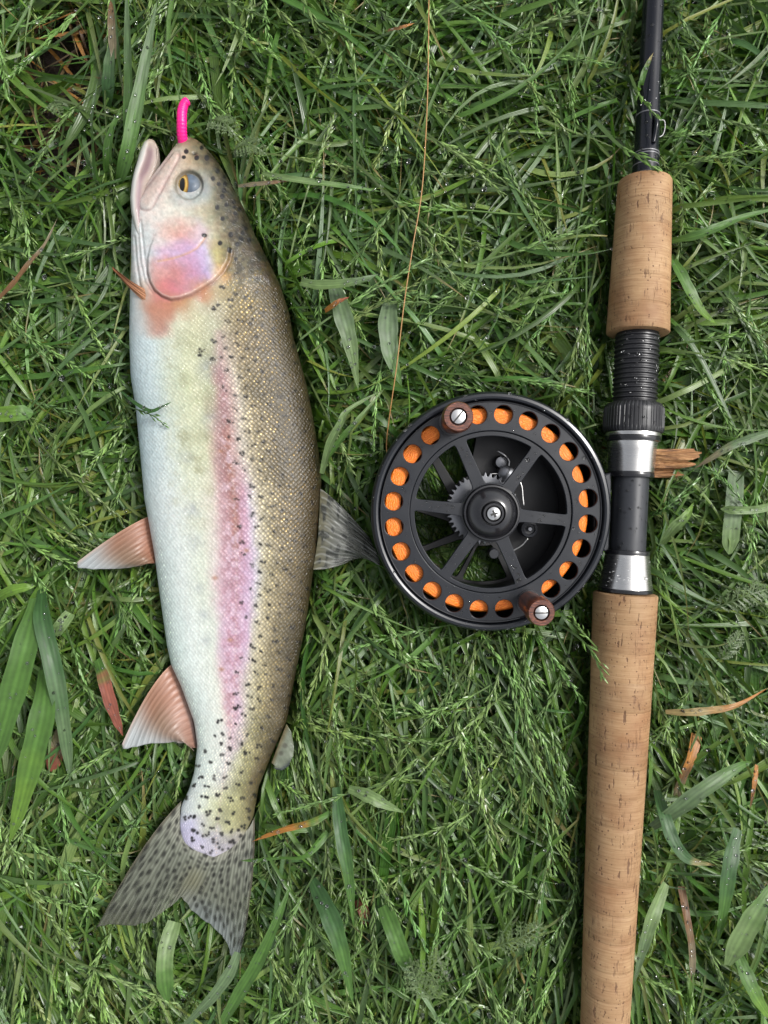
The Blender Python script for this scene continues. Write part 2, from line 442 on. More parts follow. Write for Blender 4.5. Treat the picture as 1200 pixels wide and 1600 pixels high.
# ------------------------------------------------------------------ soil
def soil():
    n = 150
    n = 260; g = np.linspace(-1, 1, n); g = np.sign(g) * (0.12 * np.abs(g) + 0.88 * np.abs(g) ** 7) * 3.0
    X, Y = np.meshgrid(g, g)
    Z = -0.004 + 0.010 * (fnoise(X * 60 + 100, Y * 60 + 100, 5, 5) - 0.5)
    v = np.stack([X, Y, Z], -1).reshape(-1, 3)
    o = make_mesh('ground', v, grid_quads(n, n), None, M['soil'])
    tag(o, 'dark brown soil showing between the grass blades', 'ground', kind='structure')
soil()
# ------------------------------------------------------------------ the trout
ZF = 0.031
LEFT = [(215, 290), (218, 285), (222, 281), (227, 278), (240, 269), (255, 259), (270, 248), (285, 237), (300, 227), (315, 219), (330, 212),
        (345, 208.5), (370, 207.5), (413, 208), (460, 206), (530, 205), (590, 207), (640, 215), (713, 222), (780, 228), (807, 233), (863, 243), (947, 254),
        (1005, 262), (1038, 269), (1068, 283), (1126, 304), (1163, 309), (1205, 304), (1232, 296), (1257, 284), (1287, 281), (1305, 284), (1317, 289), (1328, 303), (1338, 330)]
RIGHT = [(215, 295), (218, 304), (222, 311), (227, 318), (253, 340), (290, 363), (330, 383), (370, 400), (403, 417), (443, 437), (490, 452), (527, 458), (543, 463),
         (597, 478), (657, 490), (707, 498), (753, 502), (813, 498), (877, 493), (888, 490), (980, 477), (1051, 462), (1126, 448), (1180, 424), (1230, 404), (1276, 396),
         (1300, 384), (1315, 373), (1328, 358), (1338, 338)]
THICK = [(215, 1.2), (218, 3.2), (224, 5.2), (240, 8.0), (260, 10.0), (290, 12.5), (330, 15.0), (400, 18), (500, 20.0), (620, 20.5), (720, 20.0), (880, 18), (1000, 14.5),
         (1100, 11), (1180, 8.5), (1250, 7), (1290, 4.8), (1318, 2.3), (1330, 1.2), (1338, 0.5)]
def curve_at(tab, y, sig=5):
    t = np.array(tab, float); yy = np.arange(t[0, 0], t[-1, 0] + 1)
    v = np.interp(yy, t[:, 0], t[:, 1])
    k = np.exp(-0.5 * (np.arange(-18, 19) / sig) ** 2); k /= k.sum()
    vp = np.concatenate([2 * v[0] - v[1:19][::-1], v, 2 * v[-1] - v[-19:-1][::-1]])
    return np.interp(y, yy, np.convolve(vp, k, 'valid'))

# colour of the skin: for rows along the fish, colours from belly (left) to back (right) in photo pixels
CT = {
 215: [(278, (188, 174, 152)), (295, (150, 135, 100)), (320, (110, 100, 70))],
 245: [(262, (226, 206, 194)), (280, (216, 196, 180)), (296, (186, 166, 132)), (320, (132, 122, 88)), (340, (95, 86, 60))],
 290: [(210, (230, 232, 228)), (235, (216, 198, 190)), (255, (224, 204, 196)), (270, (214, 202, 182)), (300, (196, 196, 196)), (325, (170, 166, 142)), (345, (125, 118, 86)), (365, (88, 80, 54))],
 330: [(207, (232, 234, 230)), (230, (234, 226, 218)), (262, (226, 218, 205)), (290, (210, 206, 190)), (318, (185, 178, 150)), (345, (136, 126, 92)), (383, (82, 73, 48))],
 365: [(207, (230, 233, 230)), (235, (226, 226, 222)), (255, (228, 208, 204)), (285, (222, 178, 180)), (315, (212, 192, 200)), (335, (188, 180, 150)), (355, (140, 130, 98)), (400, (80, 71, 46))],
 395: [(207, (230, 233, 231)), (238, (224, 222, 222)), (253, (216, 184, 206)), (300, (212, 174, 208)), (325, (200, 190, 222)), (337, (200, 186, 130)), (355, (152, 140, 95)), (380, (122, 110, 76)), (413, (80, 70, 44))],
 430: [(208, (230, 234, 232)), (230, (226, 222, 220)), (242, (220, 172, 164)), (275, (220, 150, 148)), (305, (212, 158, 186)), (328, (196, 178, 214)), (338, (216, 198, 176)), (350, (206, 168, 116)), (370, (150, 135, 94)), (400, (126, 108, 64)), (430, (76, 63, 34))],
 455: [(207, (228, 234, 234)), (228, (216, 190, 168)), (245, (228, 148, 136)), (270, (226, 138, 146)), (295, (214, 156, 162)), (320, (212, 156, 120)), (340, (190, 175, 138)), (360, (163, 147, 106)), (400, (132, 114, 68)), (441, (76, 63, 34))],
 480: [(206, (222, 232, 234)), (222, (216, 204, 192)), (235, (222, 156, 128)), (265, (218, 152, 122)), (288, (206, 164, 126)), (310, (206, 200, 170)), (345, (186, 178, 150)), (370, (163, 146, 102)), (410, (132, 112, 64)), (450, (72, 60, 33))],
 507: [(206, (220, 232, 236)), (225, (216, 214, 208)), (240, (222, 166, 138)), (258, (220, 160, 132)), (272, (213, 214, 188)), (310, (207, 205, 168)), (335, (190, 190, 163)), (350, (180, 172, 143)), (380, (158, 137, 88)), (420, (126, 106, 58)), (456, (72, 60, 33))],
 535: [(205, (214, 230, 234)), (235, (214, 229, 228)), (260, (212, 218, 200)), (300, (206, 208, 170)), (332, (186, 188, 158)), (341, (196, 170, 158)), (352, (190, 176, 158)), (375, (170, 152, 106)), (415, (136, 116, 66)), (460, (74, 62, 33))],
 600: [(207, (205, 224, 229)), (240, (212, 227, 226)), (265, (206, 215, 194)), (300, (200, 205, 164)), (330, (186, 189, 156)), (338, (200, 164, 146)), (347, (200, 148, 140)), (356, (206, 174, 162)), (370, (206, 198, 180)), (385, (168, 152, 106)), (420, (136, 117, 66)), (455, (106, 88, 46)), (480, (70, 58, 30))],
 700: [(222, (206, 225, 229)), (260, (216, 227, 222)), (290, (212, 217, 188)), (325, (206, 208, 174)), (338, (206, 158, 146)), (352, (202, 142, 130)), (364, (208, 162, 150)), (376, (202, 195, 184)), (400, (186, 171, 126)), (430, (142, 123, 73)), (465, (114, 95, 51)), (498, (74, 60, 29))],
 800: [(232, (214, 227, 226)), (270, (224, 231, 226)), (310, (219, 223, 203)), (335, (218, 208, 196)), (348, (214, 166, 168)), (365, (214, 158, 158)), (380, (218, 154, 182)), (392, (205, 198, 212)), (410, (196, 186, 148)), (440, (157, 138, 90)), (470, (124, 103, 54)), (500, (84, 66, 31))],
 900: [(250, (213, 229, 224)), (285, (226, 233, 226)), (320, (217, 223, 204)), (338, (219, 202, 200)), (353, (214, 164, 178)), (370, (214, 168, 188)), (388, (208, 176, 206)), (400, (198, 196, 202)), (415, (190, 180, 138)), (450, (148, 129, 80)), (488, (84, 68, 34))],
 1000: [(262, (211, 229, 222)), (300, (227, 235, 228)), (335, (217, 223, 209)), (348, (218, 188, 206)), (365, (218, 166, 192)), (385, (206, 182, 208)), (395, (201, 195, 178)), (410, (201, 190, 147)), (430, (163, 147, 100)), (473, (80, 65, 35))],
 1100: [(297, (214, 230, 222)), (320, (225, 234, 226)), (345, (226, 227, 214)), (360, (220, 176, 188)), (372, (214, 188, 206)), (388, (200, 196, 172)), (405, (180, 170, 116)), (430, (138, 120, 72)), (455, (78, 63, 35))],
 1150: [(308, (213, 229, 222)), (325, (223, 231, 221)), (350, (222, 222, 213)), (364, (218, 192, 198)), (376, (210, 198, 196)), (390, (192, 187, 138)), (410, (158, 146, 90)), (438, (82, 67, 36))],
 1200: [(305, (214, 228, 222)), (335, (222, 228, 217)), (355, (219, 215, 212)), (372, (205, 205, 167)), (390, (180, 176, 114)), (405, (126, 108, 58)), (417, (86, 71, 38))],
 1262: [(285, (214, 221, 226)), (310, (215, 222, 209)), (340, (208, 210, 168)), (370, (186, 186, 124)), (397, (120, 108, 62))],
 1290: [(283, (206, 202, 228)), (300, (208, 206, 228)), (325, (206, 207, 186)), (360, (195, 195, 142)), (390, (150, 145, 98))],
 1312: [(283, (204, 198, 226)), (315, (206, 202, 222)), (350, (204, 200, 196)), (385, (190, 184, 170))],
 1338: [(290, (204, 198, 224)), (337, (214, 208, 222)), (380, (206, 198, 198))],
}
def skin_colour(px, py):
    ks = np.array(sorted(CT), float)
    xg = np.arange(195, 515.0)
    tab = np.stack([np.stack([np.interp(xg, [q[0] for q in CT[int(k)]], [q[1][c] for q in CT[int(k)]]) for c in range(3)], -1) for k in ks])
    # align rows by body position so that bands follow the fish's curve
    L = curve_at(LEFT, ks); R = curve_at(RIGHT, ks)
    tg = np.linspace(-0.03, 1.03, 200)
    kb = np.exp(-0.5 * (np.arange(-8, 9) / 2.6) ** 2); kb /= kb.sum()
    al = np.stack([np.stack([np.interp(L[i] + tg * (R[i] - L[i]), xg, tab[i, :, c]) for c in range(3)], -1) for i in range(len(ks))])
    al = np.apply_along_axis(lambda q: np.convolve(np.pad(q, 8, 'edge'), kb, 'valid'), 1, al)
    yq = np.clip(py, 215, 1338); l = curve_at(LEFT, yq); r = curve_at(RIGHT, yq)
    t = np.clip((px - l) / np.maximum(r - l, 1), -0.03, 1.03)
    ti = (t + 0.03) / 1.06 * 199; i0 = np.clip(ti.astype(int), 0, 198); ft = (ti - i0)[..., None]
    k = np.clip(np.searchsorted(ks, yq) - 1, 0, len(ks) - 2); fk = ((yq - ks[k]) / (ks[k + 1] - ks[k]))[..., None]
    fk = fk * fk * (3 - 2 * fk)
    s = lambda kk: al[kk, i0] * (1 - ft) + al[kk, i0 + 1] * ft
    return s(k) * (1 - fk) + s(k + 1) * fk
def stripe_x(y): return np.interp(y, [440, 500, 600, 700, 800, 900, 1000, 1100, 1160, 1220, 1300], [345, 350, 356, 374, 392, 402, 398, 380, 345, 318, 300])

GILL = [(340, 345), (354, 368), (360, 388), (357, 406), (347, 424), (332, 439), (315, 450), (299, 459), (282, 465), (267, 467), (254, 462), (243, 453), (236, 440), (232, 425), (232, 405), (236, 385), (246, 360), (262, 345), (290, 340)]
PREOP = [(248, 409), (262, 406), (280, 401), (296, 395), (308, 388), (316, 378), (322, 368)]
MAXIL = [(274, 243), (262, 262), (248, 284), (236, 302), (228, 316)]
EYEC = (295.0, 289.0)

def build_fish():
    root = empty('trout', P(350, 780, 0.010))
    tag(root, 'silver and gold trout with a pink side stripe and speckled tail, lying on the grass', 'fish')
    T0 = Vector(root.location)
    NR, NA, NB = 800, 290, 40
    # rows: denser at both blunt ends
    f = np.linspace(0, 1, NR); y = 215.0 + (1338 - 215) * f
    y = np.where(f < 0.03, 215 + (y[int(NR * .03)] - 215) * (f / 0.03) ** 1.6, y)
    xl = curve_at(LEFT, y, 3); xr = curve_at(RIGHT, y, 3)
    th = np.interp(y, [p[0] for p in THICK], [p[1] for p in THICK]) * 0.001
    th = np.convolve(np.concatenate([th[:1]] * 6 + [th] + [th[-1:]] * 6), np.ones(13) / 13, 'valid') if False else th
    at = np.linspace(0, np.pi, NA); ab = np.linspace(np.pi, 2 * np.pi, NB + 2)[1:-1]
    a = np.concatenate([at, ab]); NC = len(a)
    cs, sn = np.cos(a), np.sin(a)
    cx = (xl + xr) / 2; hw = (xr - xl) / 2
    ex = np.sign(cs) * np.abs(cs) ** 0.92; ez = np.sign(sn) * np.abs(sn) ** 0.88
    PX = cx[:, None] + hw[:, None] * ex[None]
    PY = np.repeat(y[:, None], NC, 1)
    dz = th[:, None] * ez[None] * np.where(ez > 0, 1.0, 0.95)[None]
    # the fish's flank sits slightly higher toward the back
    k = kz(ZF)
    X = (PX - 600) * k; Y = (800 - PY) * k; Z = ZF + dz
    top = (sn >= 0)[None] & np.ones_like(PX, bool)
    # photo position of each skin point (used to lay the markings out along the body)
    U = 600 + X / kz(Z); V = 800 - Y / kz(Z)
    disp = np.zeros_like(Z)
    hd = y < 520
    u, v = U[hd], V[hd]; tp = top[hd]
    d = np.zeros_like(u)
    ins = in_poly(u, v, GILL); dg = dist_poly(u, v, GILL); sd = np.where(ins, dg, -dg)
    low = smooth(352, 400, v)
    d += low * 0.0011 * smooth(-3, 2, sd) * (1 - 0.6 * smooth(2, 40, sd)) - low * 0.0005 * smooth(370, 430, v) * np.exp(-((sd + 3) / 2.2) ** 2)
    dp = dist_poly(u, v, PREOP, False); d += -0.0003 * np.exp(-(dp / 2.0) ** 2) + 0.00012 * np.exp(-((dp - 5) / 4) ** 2)
    dm = dist_poly(u, v, MAXIL, False); tm = np.clip((v - 243) / 73, 0, 1); wm = 5 + 6.5 * tm
    d += 0.0005 * np.exp(-(dm / wm) ** 4) - 0.0003 * np.exp(-((dm - wm - 1.5) / 2.0) ** 2)
    re = np.hypot((u - EYEC[0]), (v - EYEC[1]))
    d += 0.0003 * np.exp(-((re - 30) / 6) ** 2) - 0.0020 * smooth(24, 18, re)
    dn = np.hypot((u - 303) / 1.4, v - 240); d -= 0.0010 * np.exp(-(dn / 3) ** 2)
    # branchiostegal folds below the cheek
    for q, dep in (([(212, 330), (216, 370), (219, 410), (226, 440), (238, 458)], 0.0004), ([(219, 345), (223, 380), (226, 410), (231, 432)], 0.0005), ([(210, 370), (213, 410), (218, 445), (226, 462)], 0.0005)):
        d -= dep * np.exp(-(dist_poly(u, v, q, False) / 2.2) ** 2)
    disp[hd] = np.where(tp, d * smooth(0, 0.35, np.repeat(sn[None], hd.sum(), 0)), 0)
    disp += 0.0006 * (fnoise(X * 55 + 9, Y * 55 + 9, 77, 3) - 0.5) * np.clip(sn, 0, 1)[None]
    Z = Z + disp
    # --- colours
    wv = smooth(300, 360, V); rgb = skin_colour(U + wv * 9 * (fnoise(U / 16, V / 16, 41, 3) - .5), V + wv * 26 * (fnoise(U / 20 + 9, V / 20, 42, 3) - .5))
    al = np.clip(th / 0.004, 0, 1)
    def blend(mask, colr):
        nonlocal rgb
        rgb = rgb * (1 - mask[..., None]) + np.array(colr, float) * mask[..., None]
    n1 = fnoise(U / 22, V / 22, 3, 4); n2 = fnoise(U / 7, V / 7, 9, 3)
    # mottled grey-yellow flank, faint bluish blotches on the belly
    flank = smooth(505, 540, V) * smooth(245, 280, U) * (1 - smooth(320, 338, U - (V - 600) * 0.05)) * (1 - smooth(720, 860, V))
    blend(flank * np.clip((n1 - 0.5) * 2.4, 0, 1), (176, 176, 140)); blend(flank * np.clip((0.47 - n1) * 2.2, 0, 1), (222, 222, 190))
    for bx, by, br, am in ((302, 795, 12, .35), (292, 715, 9, .3), (306, 848, 12, .3), (330, 655, 16, .35), (325, 575, 18, .35), (318, 962, 9, .25), (312, 920, 8, .2), (322, 1000, 9, .2)):
        blend(am * np.exp(-(((U - bx) ** 2 + (V - by) ** 2) / br ** 2)) * np.clip(n2 * 1.8, 0, 1), (140, 146, 165))
    # pink stripe broken into scales, orange flecks along its middle
    sx = np.interp(V, [500, 600, 700, 800, 900, 1000, 1100, 1180], [342, 347, 353, 363, 365, 366, 360, 358])
    sw = np.interp(V, [500, 540, 600, 700, 800, 900, 1000, 1100, 1150, 1190], [3, 4, 6, 11, 17, 19, 17, 11, 7, 3])
    st = np.exp(-((U - sx) / (sw + 1e-3)) ** 2) * smooth(510, 640, V) * (1 - smooth(1110, 1190, V))
    blend(st * np.clip((n2 - 0.44) * 1.6, 0, 0.34), (214, 122, 134))
    blend(st * np.clip((0.52 - n2) * 3.0, 0, 0.7), (222, 196, 210))
    orange = np.exp(-((U - sx - 4) / 7) ** 2) * smooth(640, 690, V) * (1 - smooth(830, 900, V))
    blend(orange * np.clip((n2 - 0.36) * 2.6, 0, 0.55), (208, 126, 92))
    for bx, by in ((360, 1000), (346, 1046), (336, 903), (385, 860), (345, 705)):
        blend(0.6 * np.exp(-(((U - bx) / 4) ** 2 + ((V - by) / 3) ** 2)), (222, 130, 70))
    # lateral line
    lx = np.interp(V, [460, 520, 600, 700, 800, 900, 1000, 1100, 1200, 1300], [352, 352, 357, 362, 367, 370, 368, 365, 352, 338])
    blend(0.35 * np.exp(-((U - lx) / 1.6) ** 2) * (np.sin(V * 1.1) > -0.2) * smooth(480, 540, V), (236, 206, 190))
    # head details
    H = V < 520
    gm = in_poly(U, V, GILL) & H
    blend(0.6 * np.exp(-(dist_poly(np.where(H, U, 0), np.where(H, V, 0), PREOP, False) / 1.8) ** 2) * H, (226, 176, 132))
    gline = dist_poly(np.where(H, U, 0), np.where(H, V, 0), GILL[1:15], False)
    blend(0.6 * np.exp(-((np.where(gm, gline, -gline) - 1.5) / 1.3) ** 2) * H * smooth(400, 440, V), (238, 214, 200)); blend(0.5 * np.exp(-((np.where(gm, gline, -gline) + 2) / 1.6) ** 2) * H * smooth(385, 435, V), (140, 96, 80))  # pale plate edge, and its shadow painted as a dark line outside it
    blend(0.28 * np.exp(-((dist_poly(np.where(H, U, 0), np.where(H, V, 0), [(362, 392), (358, 408), (345, 425), (325, 446), (300, 464), (278, 474), (258, 476)], False)) / 5) ** 2) * H, (204, 142, 92))
    blend(0.5 * np.exp(-(((U - 341) / 10) ** 2 + ((V - 393) / 16) ** 2)) * np.clip(n2 * 1.7, 0, 1), (206, 186, 120))
    blend(0.4 * np.exp(-(((U - 275) / 26) ** 2 + ((V - 360) / 14) ** 2)), (228, 160, 128))
    mx = np.exp(-(dist_poly(np.where(H, U, 0), np.where(H, V, 0), MAXIL, False) / 9) ** 2) * H
    blend(0.45 * mx, (222, 190, 172))
    tmx = np.clip((V - 243) / 73, 0, 1)
    md = dist_poly(np.where(H, U, 0), np.where(H, V, 0), MAXIL, False) - (5 + 6.5 * tmx)
    blend(0.35 * np.exp(-((md - 1) / 2.0) ** 2) * H * (V > 240), (150, 116, 110))
    re = np.hypot(U - EYEC[0], V - EYEC[1])
    blend(0.6 * np.exp(-((re - 21.5) / 3) ** 2), (100, 90, 66)); blend(0.5 * smooth(44, 26, re) * smooth(285, 300, V), (176, 184, 184))
    blend(0.7 * np.exp(-(((U - 303) / 5) ** 2 + ((V - 240) / 2.4) ** 2)), (70, 58, 44))
    blend(0.6 * np.exp(-(((U - 324) / 6) ** 2 + ((V - 248) / 2.5) ** 2)), (90, 76, 52))
    # olive freckling of the crown and back
    fr = fnoise(U / 5, V / 5, 71, 3)
    crown = np.clip((U - np.interp(V, [215, 300, 380, 440], [285, 322, 338, 345])) / 34, 0, 1) * (1 - smooth(420, 470, V))
    rgb = rgb * (1 - crown[..., None] * (.12 + np.clip((fr - .35) * .8, 0, .35))[..., None])
    backd = np.clip((U - stripe_x(V) - 8) / 40, 0, 1) * smooth(420, 470, V)
    rgb = rgb * (1 - (.03 + .16 * np.clip((n1 - .4) * 2.5, 0, 1))[..., None] * backd[..., None])
    gr = rgb @ np.array((.3, .59, .11)); rgb = rgb + (gr[..., None] * np.array((1.02, 1.0, .94)) - rgb) * (.04 * backd)[..., None]
    hm = (1 - smooth(430, 470, V))
    rgb = rgb * (1 + (hm * .16 * (fnoise(U / 4, V / 4, 91, 4) - .5) + .07 * (fnoise(U / 2.2, V / 2.2, 92, 2) - .5))[..., None])
    rgb = rgb + (hm * 16 * (fnoise(U / 11, V / 9, 95, 3) - .5))[..., None] * np.array((1, -.3, -.5))
    blend(hm * .5 * np.exp(-(((U - 322) / 9) ** 2 + ((V - 291) / 22) ** 2)), (150, 160, 168))
    # spots
    spots = []
    tries = 0; r2 = np.random.default_rng(5)
    while len(spots) < 1000 and tries < 60000:
        tries += 1
        yy = r2.uniform(235, 1335); l = np.interp(yy, y, xl); r = np.interp(yy, y, xr)
        xx = r2.uniform(l, r - 2)
        if yy < 478: continue
        if yy < 440:
            lim = np.interp(yy, [235, 300, 350, 440], [298, 322, 338, 345]); sp = 15
            if xx < lim: continue
            if r2.random() > np.interp(yy, [235, 280, 440], [0.6, 0.35, 0.3]): continue
        else:
            lim = stripe_x(yy); sp = np.interp(yy, [440, 650, 800, 1000, 1200, 1330], [16.5, 16.5, 16, 15.5, 17, 13])
            if xx < lim and not (xx > lim - 22 and r2.random() < 0.02): continue
        if all((xx - s[0]) ** 2 + (yy - s[1]) ** 2 > sp * sp for s in spots): spots.append((xx, yy))
    for q in ((495,302),(423,320),(412,347),(472,350),(520,350),(548,447),(570,412),(575,472),(600,503),(592,530),(603,440),(605,473),(568,582),(612,570),(648,580),(646,557),(673,590),(652,610),(593,635),(632,710),(687,703),(702,680),(680,730),(662,755),(718,735),(583,752),(628,785),(655,825),(660,890),(506,714),(588,958),(650,985),(757,917),(750,982),(790,1075),(570,1042),(640,1015),(698,1003),(735,1105)): spots.append((q[0] / 3 + 150, q[1] / 3 + 130))
    for xx, yy in ((320, 368), (313, 555), (330, 562), (316, 548), (346, 558), (372, 1105), (348, 1148)): spots.append((xx, yy))
    rowY = y; smask = np.zeros(U.shape)
    for (xx, yy) in spots:
        i0, i1 = np.searchsorted(rowY, [yy - 12, yy + 42] if yy < 800 else [yy - 42, yy + 12])
        du = U[i0:i1] - xx; dv = V[i0:i1] - yy
        if yy < 425:
            rr = r2.uniform(2.6, 3.7); m = smooth(rr + 1, rr - 0.6, np.hypot(du, dv * r2.uniform(0.8, 1.1)))
            m *= 0.85
        else:
            m = np.zeros_like(du); an = r2.uniform(-0.6, 0.6); big = (1.15 if yy > 1150 else 1.0) * r2.uniform(.8, 1.15)
            for s_ in range(r2.integers(3, 6)):
                lx_ = r2.normal(0, 2.4) * big; ly_ = r2.normal(0, 1.3) * big
                ox, oy = lx_ * math.cos(an) - ly_ * math.sin(an), lx_ * math.sin(an) + ly_ * math.cos(an)
                m = np.maximum(m, np.exp(-(((du - ox) ** 2 + (dv - oy) ** 2) / (r2.uniform(1.3, 2.2) * big) ** 2) ** 1.3))
            m *= r2.uniform(.55, .95) * (0.8 + 0.4 * n2[i0:i1])
        if False:
            an = r2.uniform(-0.5, 0.5); q = r2.uniform(0.62, 1.0)
            big = 1.25 if yy > 1150 else 1.0
            m = np.zeros_like(du)
            for s_ in range(2 if r2.random() < 0.75 else 1):
                b = an + (0.45 if s_ == 0 else -0.75) + r2.normal(0, 0.2)
                p = du * math.cos(b) + dv * math.sin(b); w = -du * math.sin(b) + dv * math.cos(b)
                m = np.maximum(m, np.exp(-((p / (4.4 * q * big)) ** 4)) * np.exp(-((w / (1.6 * q * big)) ** 2)))
            m *= r2.uniform(0.6, 0.88) * (0.8 + 0.4 * n2[i0:i1])
        smask[i0:i1] = np.maximum(smask[i0:i1], np.clip(m * 1.3, 0, 1))
        m = np.clip(m, 0, 0.92)[..., None]
        rgb[i0:i1] = rgb[i0:i1] * (1 - m) + np.array((22, 19, 20.0)) * m
    # underside: plain pale belly to dark back
    und = ~top
    tt = np.clip((U - xl[:, None]) / (xr - xl)[:, None], 0, 1)[..., None]
    rgbu = np.array((215, 225, 222.0)) * (1 - tt ** 2) + np.array((90, 78, 45.0)) * tt ** 2
    rgb = np.where(und[..., None], rgbu, rgb)
    colr = lin(np.clip(rgb, 0, 255))
    pk = np.clip((rgb[..., 0] - (rgb[..., 1] + rgb[..., 2]) / 2 - 14) / 40, 0, 1) * smooth(470, 540, V); lg = (rgb @ np.array((.35, .5, .15)))[..., None]
    rgb = rgb + ((lg * np.array((1.04, .96, 1.0)) - rgb) * .38 - 6) * pk[..., None]
    colr = lin(np.clip(rgb, 0, 255))
    lum = colr @ np.array([.21, .72, .07])
    colr = colr * np.interp(lum, [0, .10, .25, .55, .8], [.34, .39, .52, .66, .73])[..., None]
    # scale layout in scale pitches (photo ~6.2 px on the back, finer on the belly)
    arc = np.concatenate([[0], np.cumsum(np.hypot(np.diff(ex), np.diff(ez) * 0.5))])
    vv = arc[None] * np.interp(y, [215, 440, 700, 1338], [140, 140, 146, 60])[:, None] / 6.4
    vv = arc[None] * 146 / 6.4 * (0.35 + 0.65 * (hw / hw.max()))[:, None]
    uu = np.repeat((y / 6.0)[:, None], NC, 1)
    suv = np.stack([uu * 1.15, vv * 1.15, np.zeros_like(uu)], -1)
    backness = (U - stripe_x(V) + 18) / 40
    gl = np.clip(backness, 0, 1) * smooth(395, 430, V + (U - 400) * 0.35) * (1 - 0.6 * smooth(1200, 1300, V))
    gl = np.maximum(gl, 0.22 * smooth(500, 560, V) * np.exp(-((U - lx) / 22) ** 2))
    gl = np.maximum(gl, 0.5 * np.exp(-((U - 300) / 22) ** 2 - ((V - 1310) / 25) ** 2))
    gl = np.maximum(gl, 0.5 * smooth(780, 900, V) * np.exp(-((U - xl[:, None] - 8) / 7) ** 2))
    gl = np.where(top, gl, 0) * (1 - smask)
    scl = smooth(440, 500, V + (U - 350) * 0.3) * np.where(top, 1, 0.3)
    scl *= np.clip(0.75 + 0.7 * np.clip(backness, 0, 1), 0, 1) * (1 - .5 * smooth(1050, 1250, V))
    VX = np.stack([X, Y, Z], -1) - np.array(T0)
    verts = [VX.reshape(-1, 3)]; cols = [colr.reshape(-1, 3)]; su = [suv.reshape(-1, 3)]; gls = [gl.ravel()]; sc_ = [scl.ravel()]
    quads = [grid_quads(NR, NC, True)]
    off = NR * NC
    # end caps
    tris = []
    for ri, flip in ((0, 1), (NR - 1, 0)):
        c = VX[ri].mean(0); verts.append(c[None]); cols.append(colr[ri].mean(0)[None]); su.append(suv[ri, :1]); gls.append([0]); sc_.append([0])
        j = np.arange(NC) + ri * NC; j2 = (np.arange(NC) + 1) % NC + ri * NC
        tris.append(np.stack([np.full(NC, off), j2, j] if flip else [np.full(NC, off), j, j2], -1)); off += 1
    # lower jaw: a lobe growing out of the head, its inside pinkish
    jy = np.concatenate([219 + 12 * np.linspace(0, 1, 14) ** 2, np.linspace(232, 400, 80)])
    jl = np.interp(jy, [219, 221, 228, 238, 250, 275, 297, 320, 345, 370, 400], [235, 230, 225.5, 221.5, 218.5, 213, 209.5, 208, 211, 217, 226])
    jr = np.interp(jy, [219, 221, 228, 238, 250, 262, 285, 310, 345, 400], [237, 242, 246, 248, 248.5, 246, 238, 236, 236, 240])
    jt = np.interp(jy, [219, 221, 228, 245, 290, 340, 400], [0.6, 2.5, 5.0, 7.0, 9.5, 11.5, 10]) * 0.001
    aj = np.linspace(0, 2 * np.pi, 60, endpoint=False)
    zj = ZF + 0.0005
    JX = ((jl + jr) / 2)[:, None] + ((jr - jl) / 2)[:, None] * np.cos(aj)
    JY = np.repeat(jy[:, None], 60, 1); JZ = zj + jt[:, None] * np.sign(np.sin(aj)) * np.abs(np.sin(aj)) ** 0.9
    # hollow of the open mouth on the right-hand side
    rel = (JX - jl[:, None]) / (jr - jl)[:, None]
    JZ = JZ - np.where(np.sin(aj) > 0, 1, 0) * 0.0035 * smooth(0.52, 0.74, rel) * (1 - smooth(0.88, 1.0, rel)) * smooth(224, 240, JY) * (1 - smooth(270, 300, JY))
    jc = np.array((230, 228, 220.0)) * (1 - smooth(0.45, 0.6, rel))[..., None] + np.array((212, 196, 184.0)) * smooth(0.45, 0.6, rel)[..., None]
    mid = np.exp(-((rel - 0.68) / 0.12) ** 2)[..., None] * smooth(228, 245, JY)[..., None]
    jc = jc * (1 - 0.8 * mid) + np.array((150, 122, 130.0)) * 0.8 * mid
    jc = jc * (1 - 0.5 * smooth(240, 219, JY)[..., None]) + np.array((186, 168, 140.0)) * 0.5 * smooth(240, 219, JY)[..., None]
    jc = lin(jc) * 0.62
    JV = np.stack([(JX - 600) * kz(zj), (800 - JY) * kz(zj), JZ], -1) - np.array(T0)
    verts.append(JV.reshape(-1, 3)); cols.append(jc.reshape(-1, 3)); n = JV.shape[0] * 60
    su.append(np.zeros((n, 3))); gls.append(np.zeros(n)); sc_.append(np.zeros(n))
    quads.append(grid_quads(len(jy), 60, True, off)); base = off; off += n
    verts.append(JV[0].mean(0)[None]); cols.append(jc[0].mean(0)[None]); su.append(np.zeros((1, 3))); gls.append([0]); sc_.append([0])
    j = np.arange(60); tris.append(np.stack([np.full(60, off), base + (j + 1) % 60, base + j], -1)); off += 1
    q = np.concatenate(quads)[:, ::-1]; t = np.concatenate(tris)[:, ::-1]
    body = make_mesh('body', np.concatenate(verts), q, t, M['fish'], root,
                     {'col': np.concatenate(cols), 'suv': np.concatenate(su), 'glint': np.concatenate(gls), 'scales': np.concatenate(sc_)})
    # the gap of the open mouth
    # --- eye: domed ball, golden iris, oval pupil, as turned toward the belly
    i = np.argmin((U - EYEC[0]) ** 2 + (V - EYEC[1]) ** 2 + np.where(top, 0, 1e9)); ze = Z.flat[i]
    R = 20.5 * kz(ze); ng = 70
    rr = np.linspace(0, 1, 26)[:, None]; ta = np.linspace(0, 2 * np.pi, ng, endpoint=False)[None]
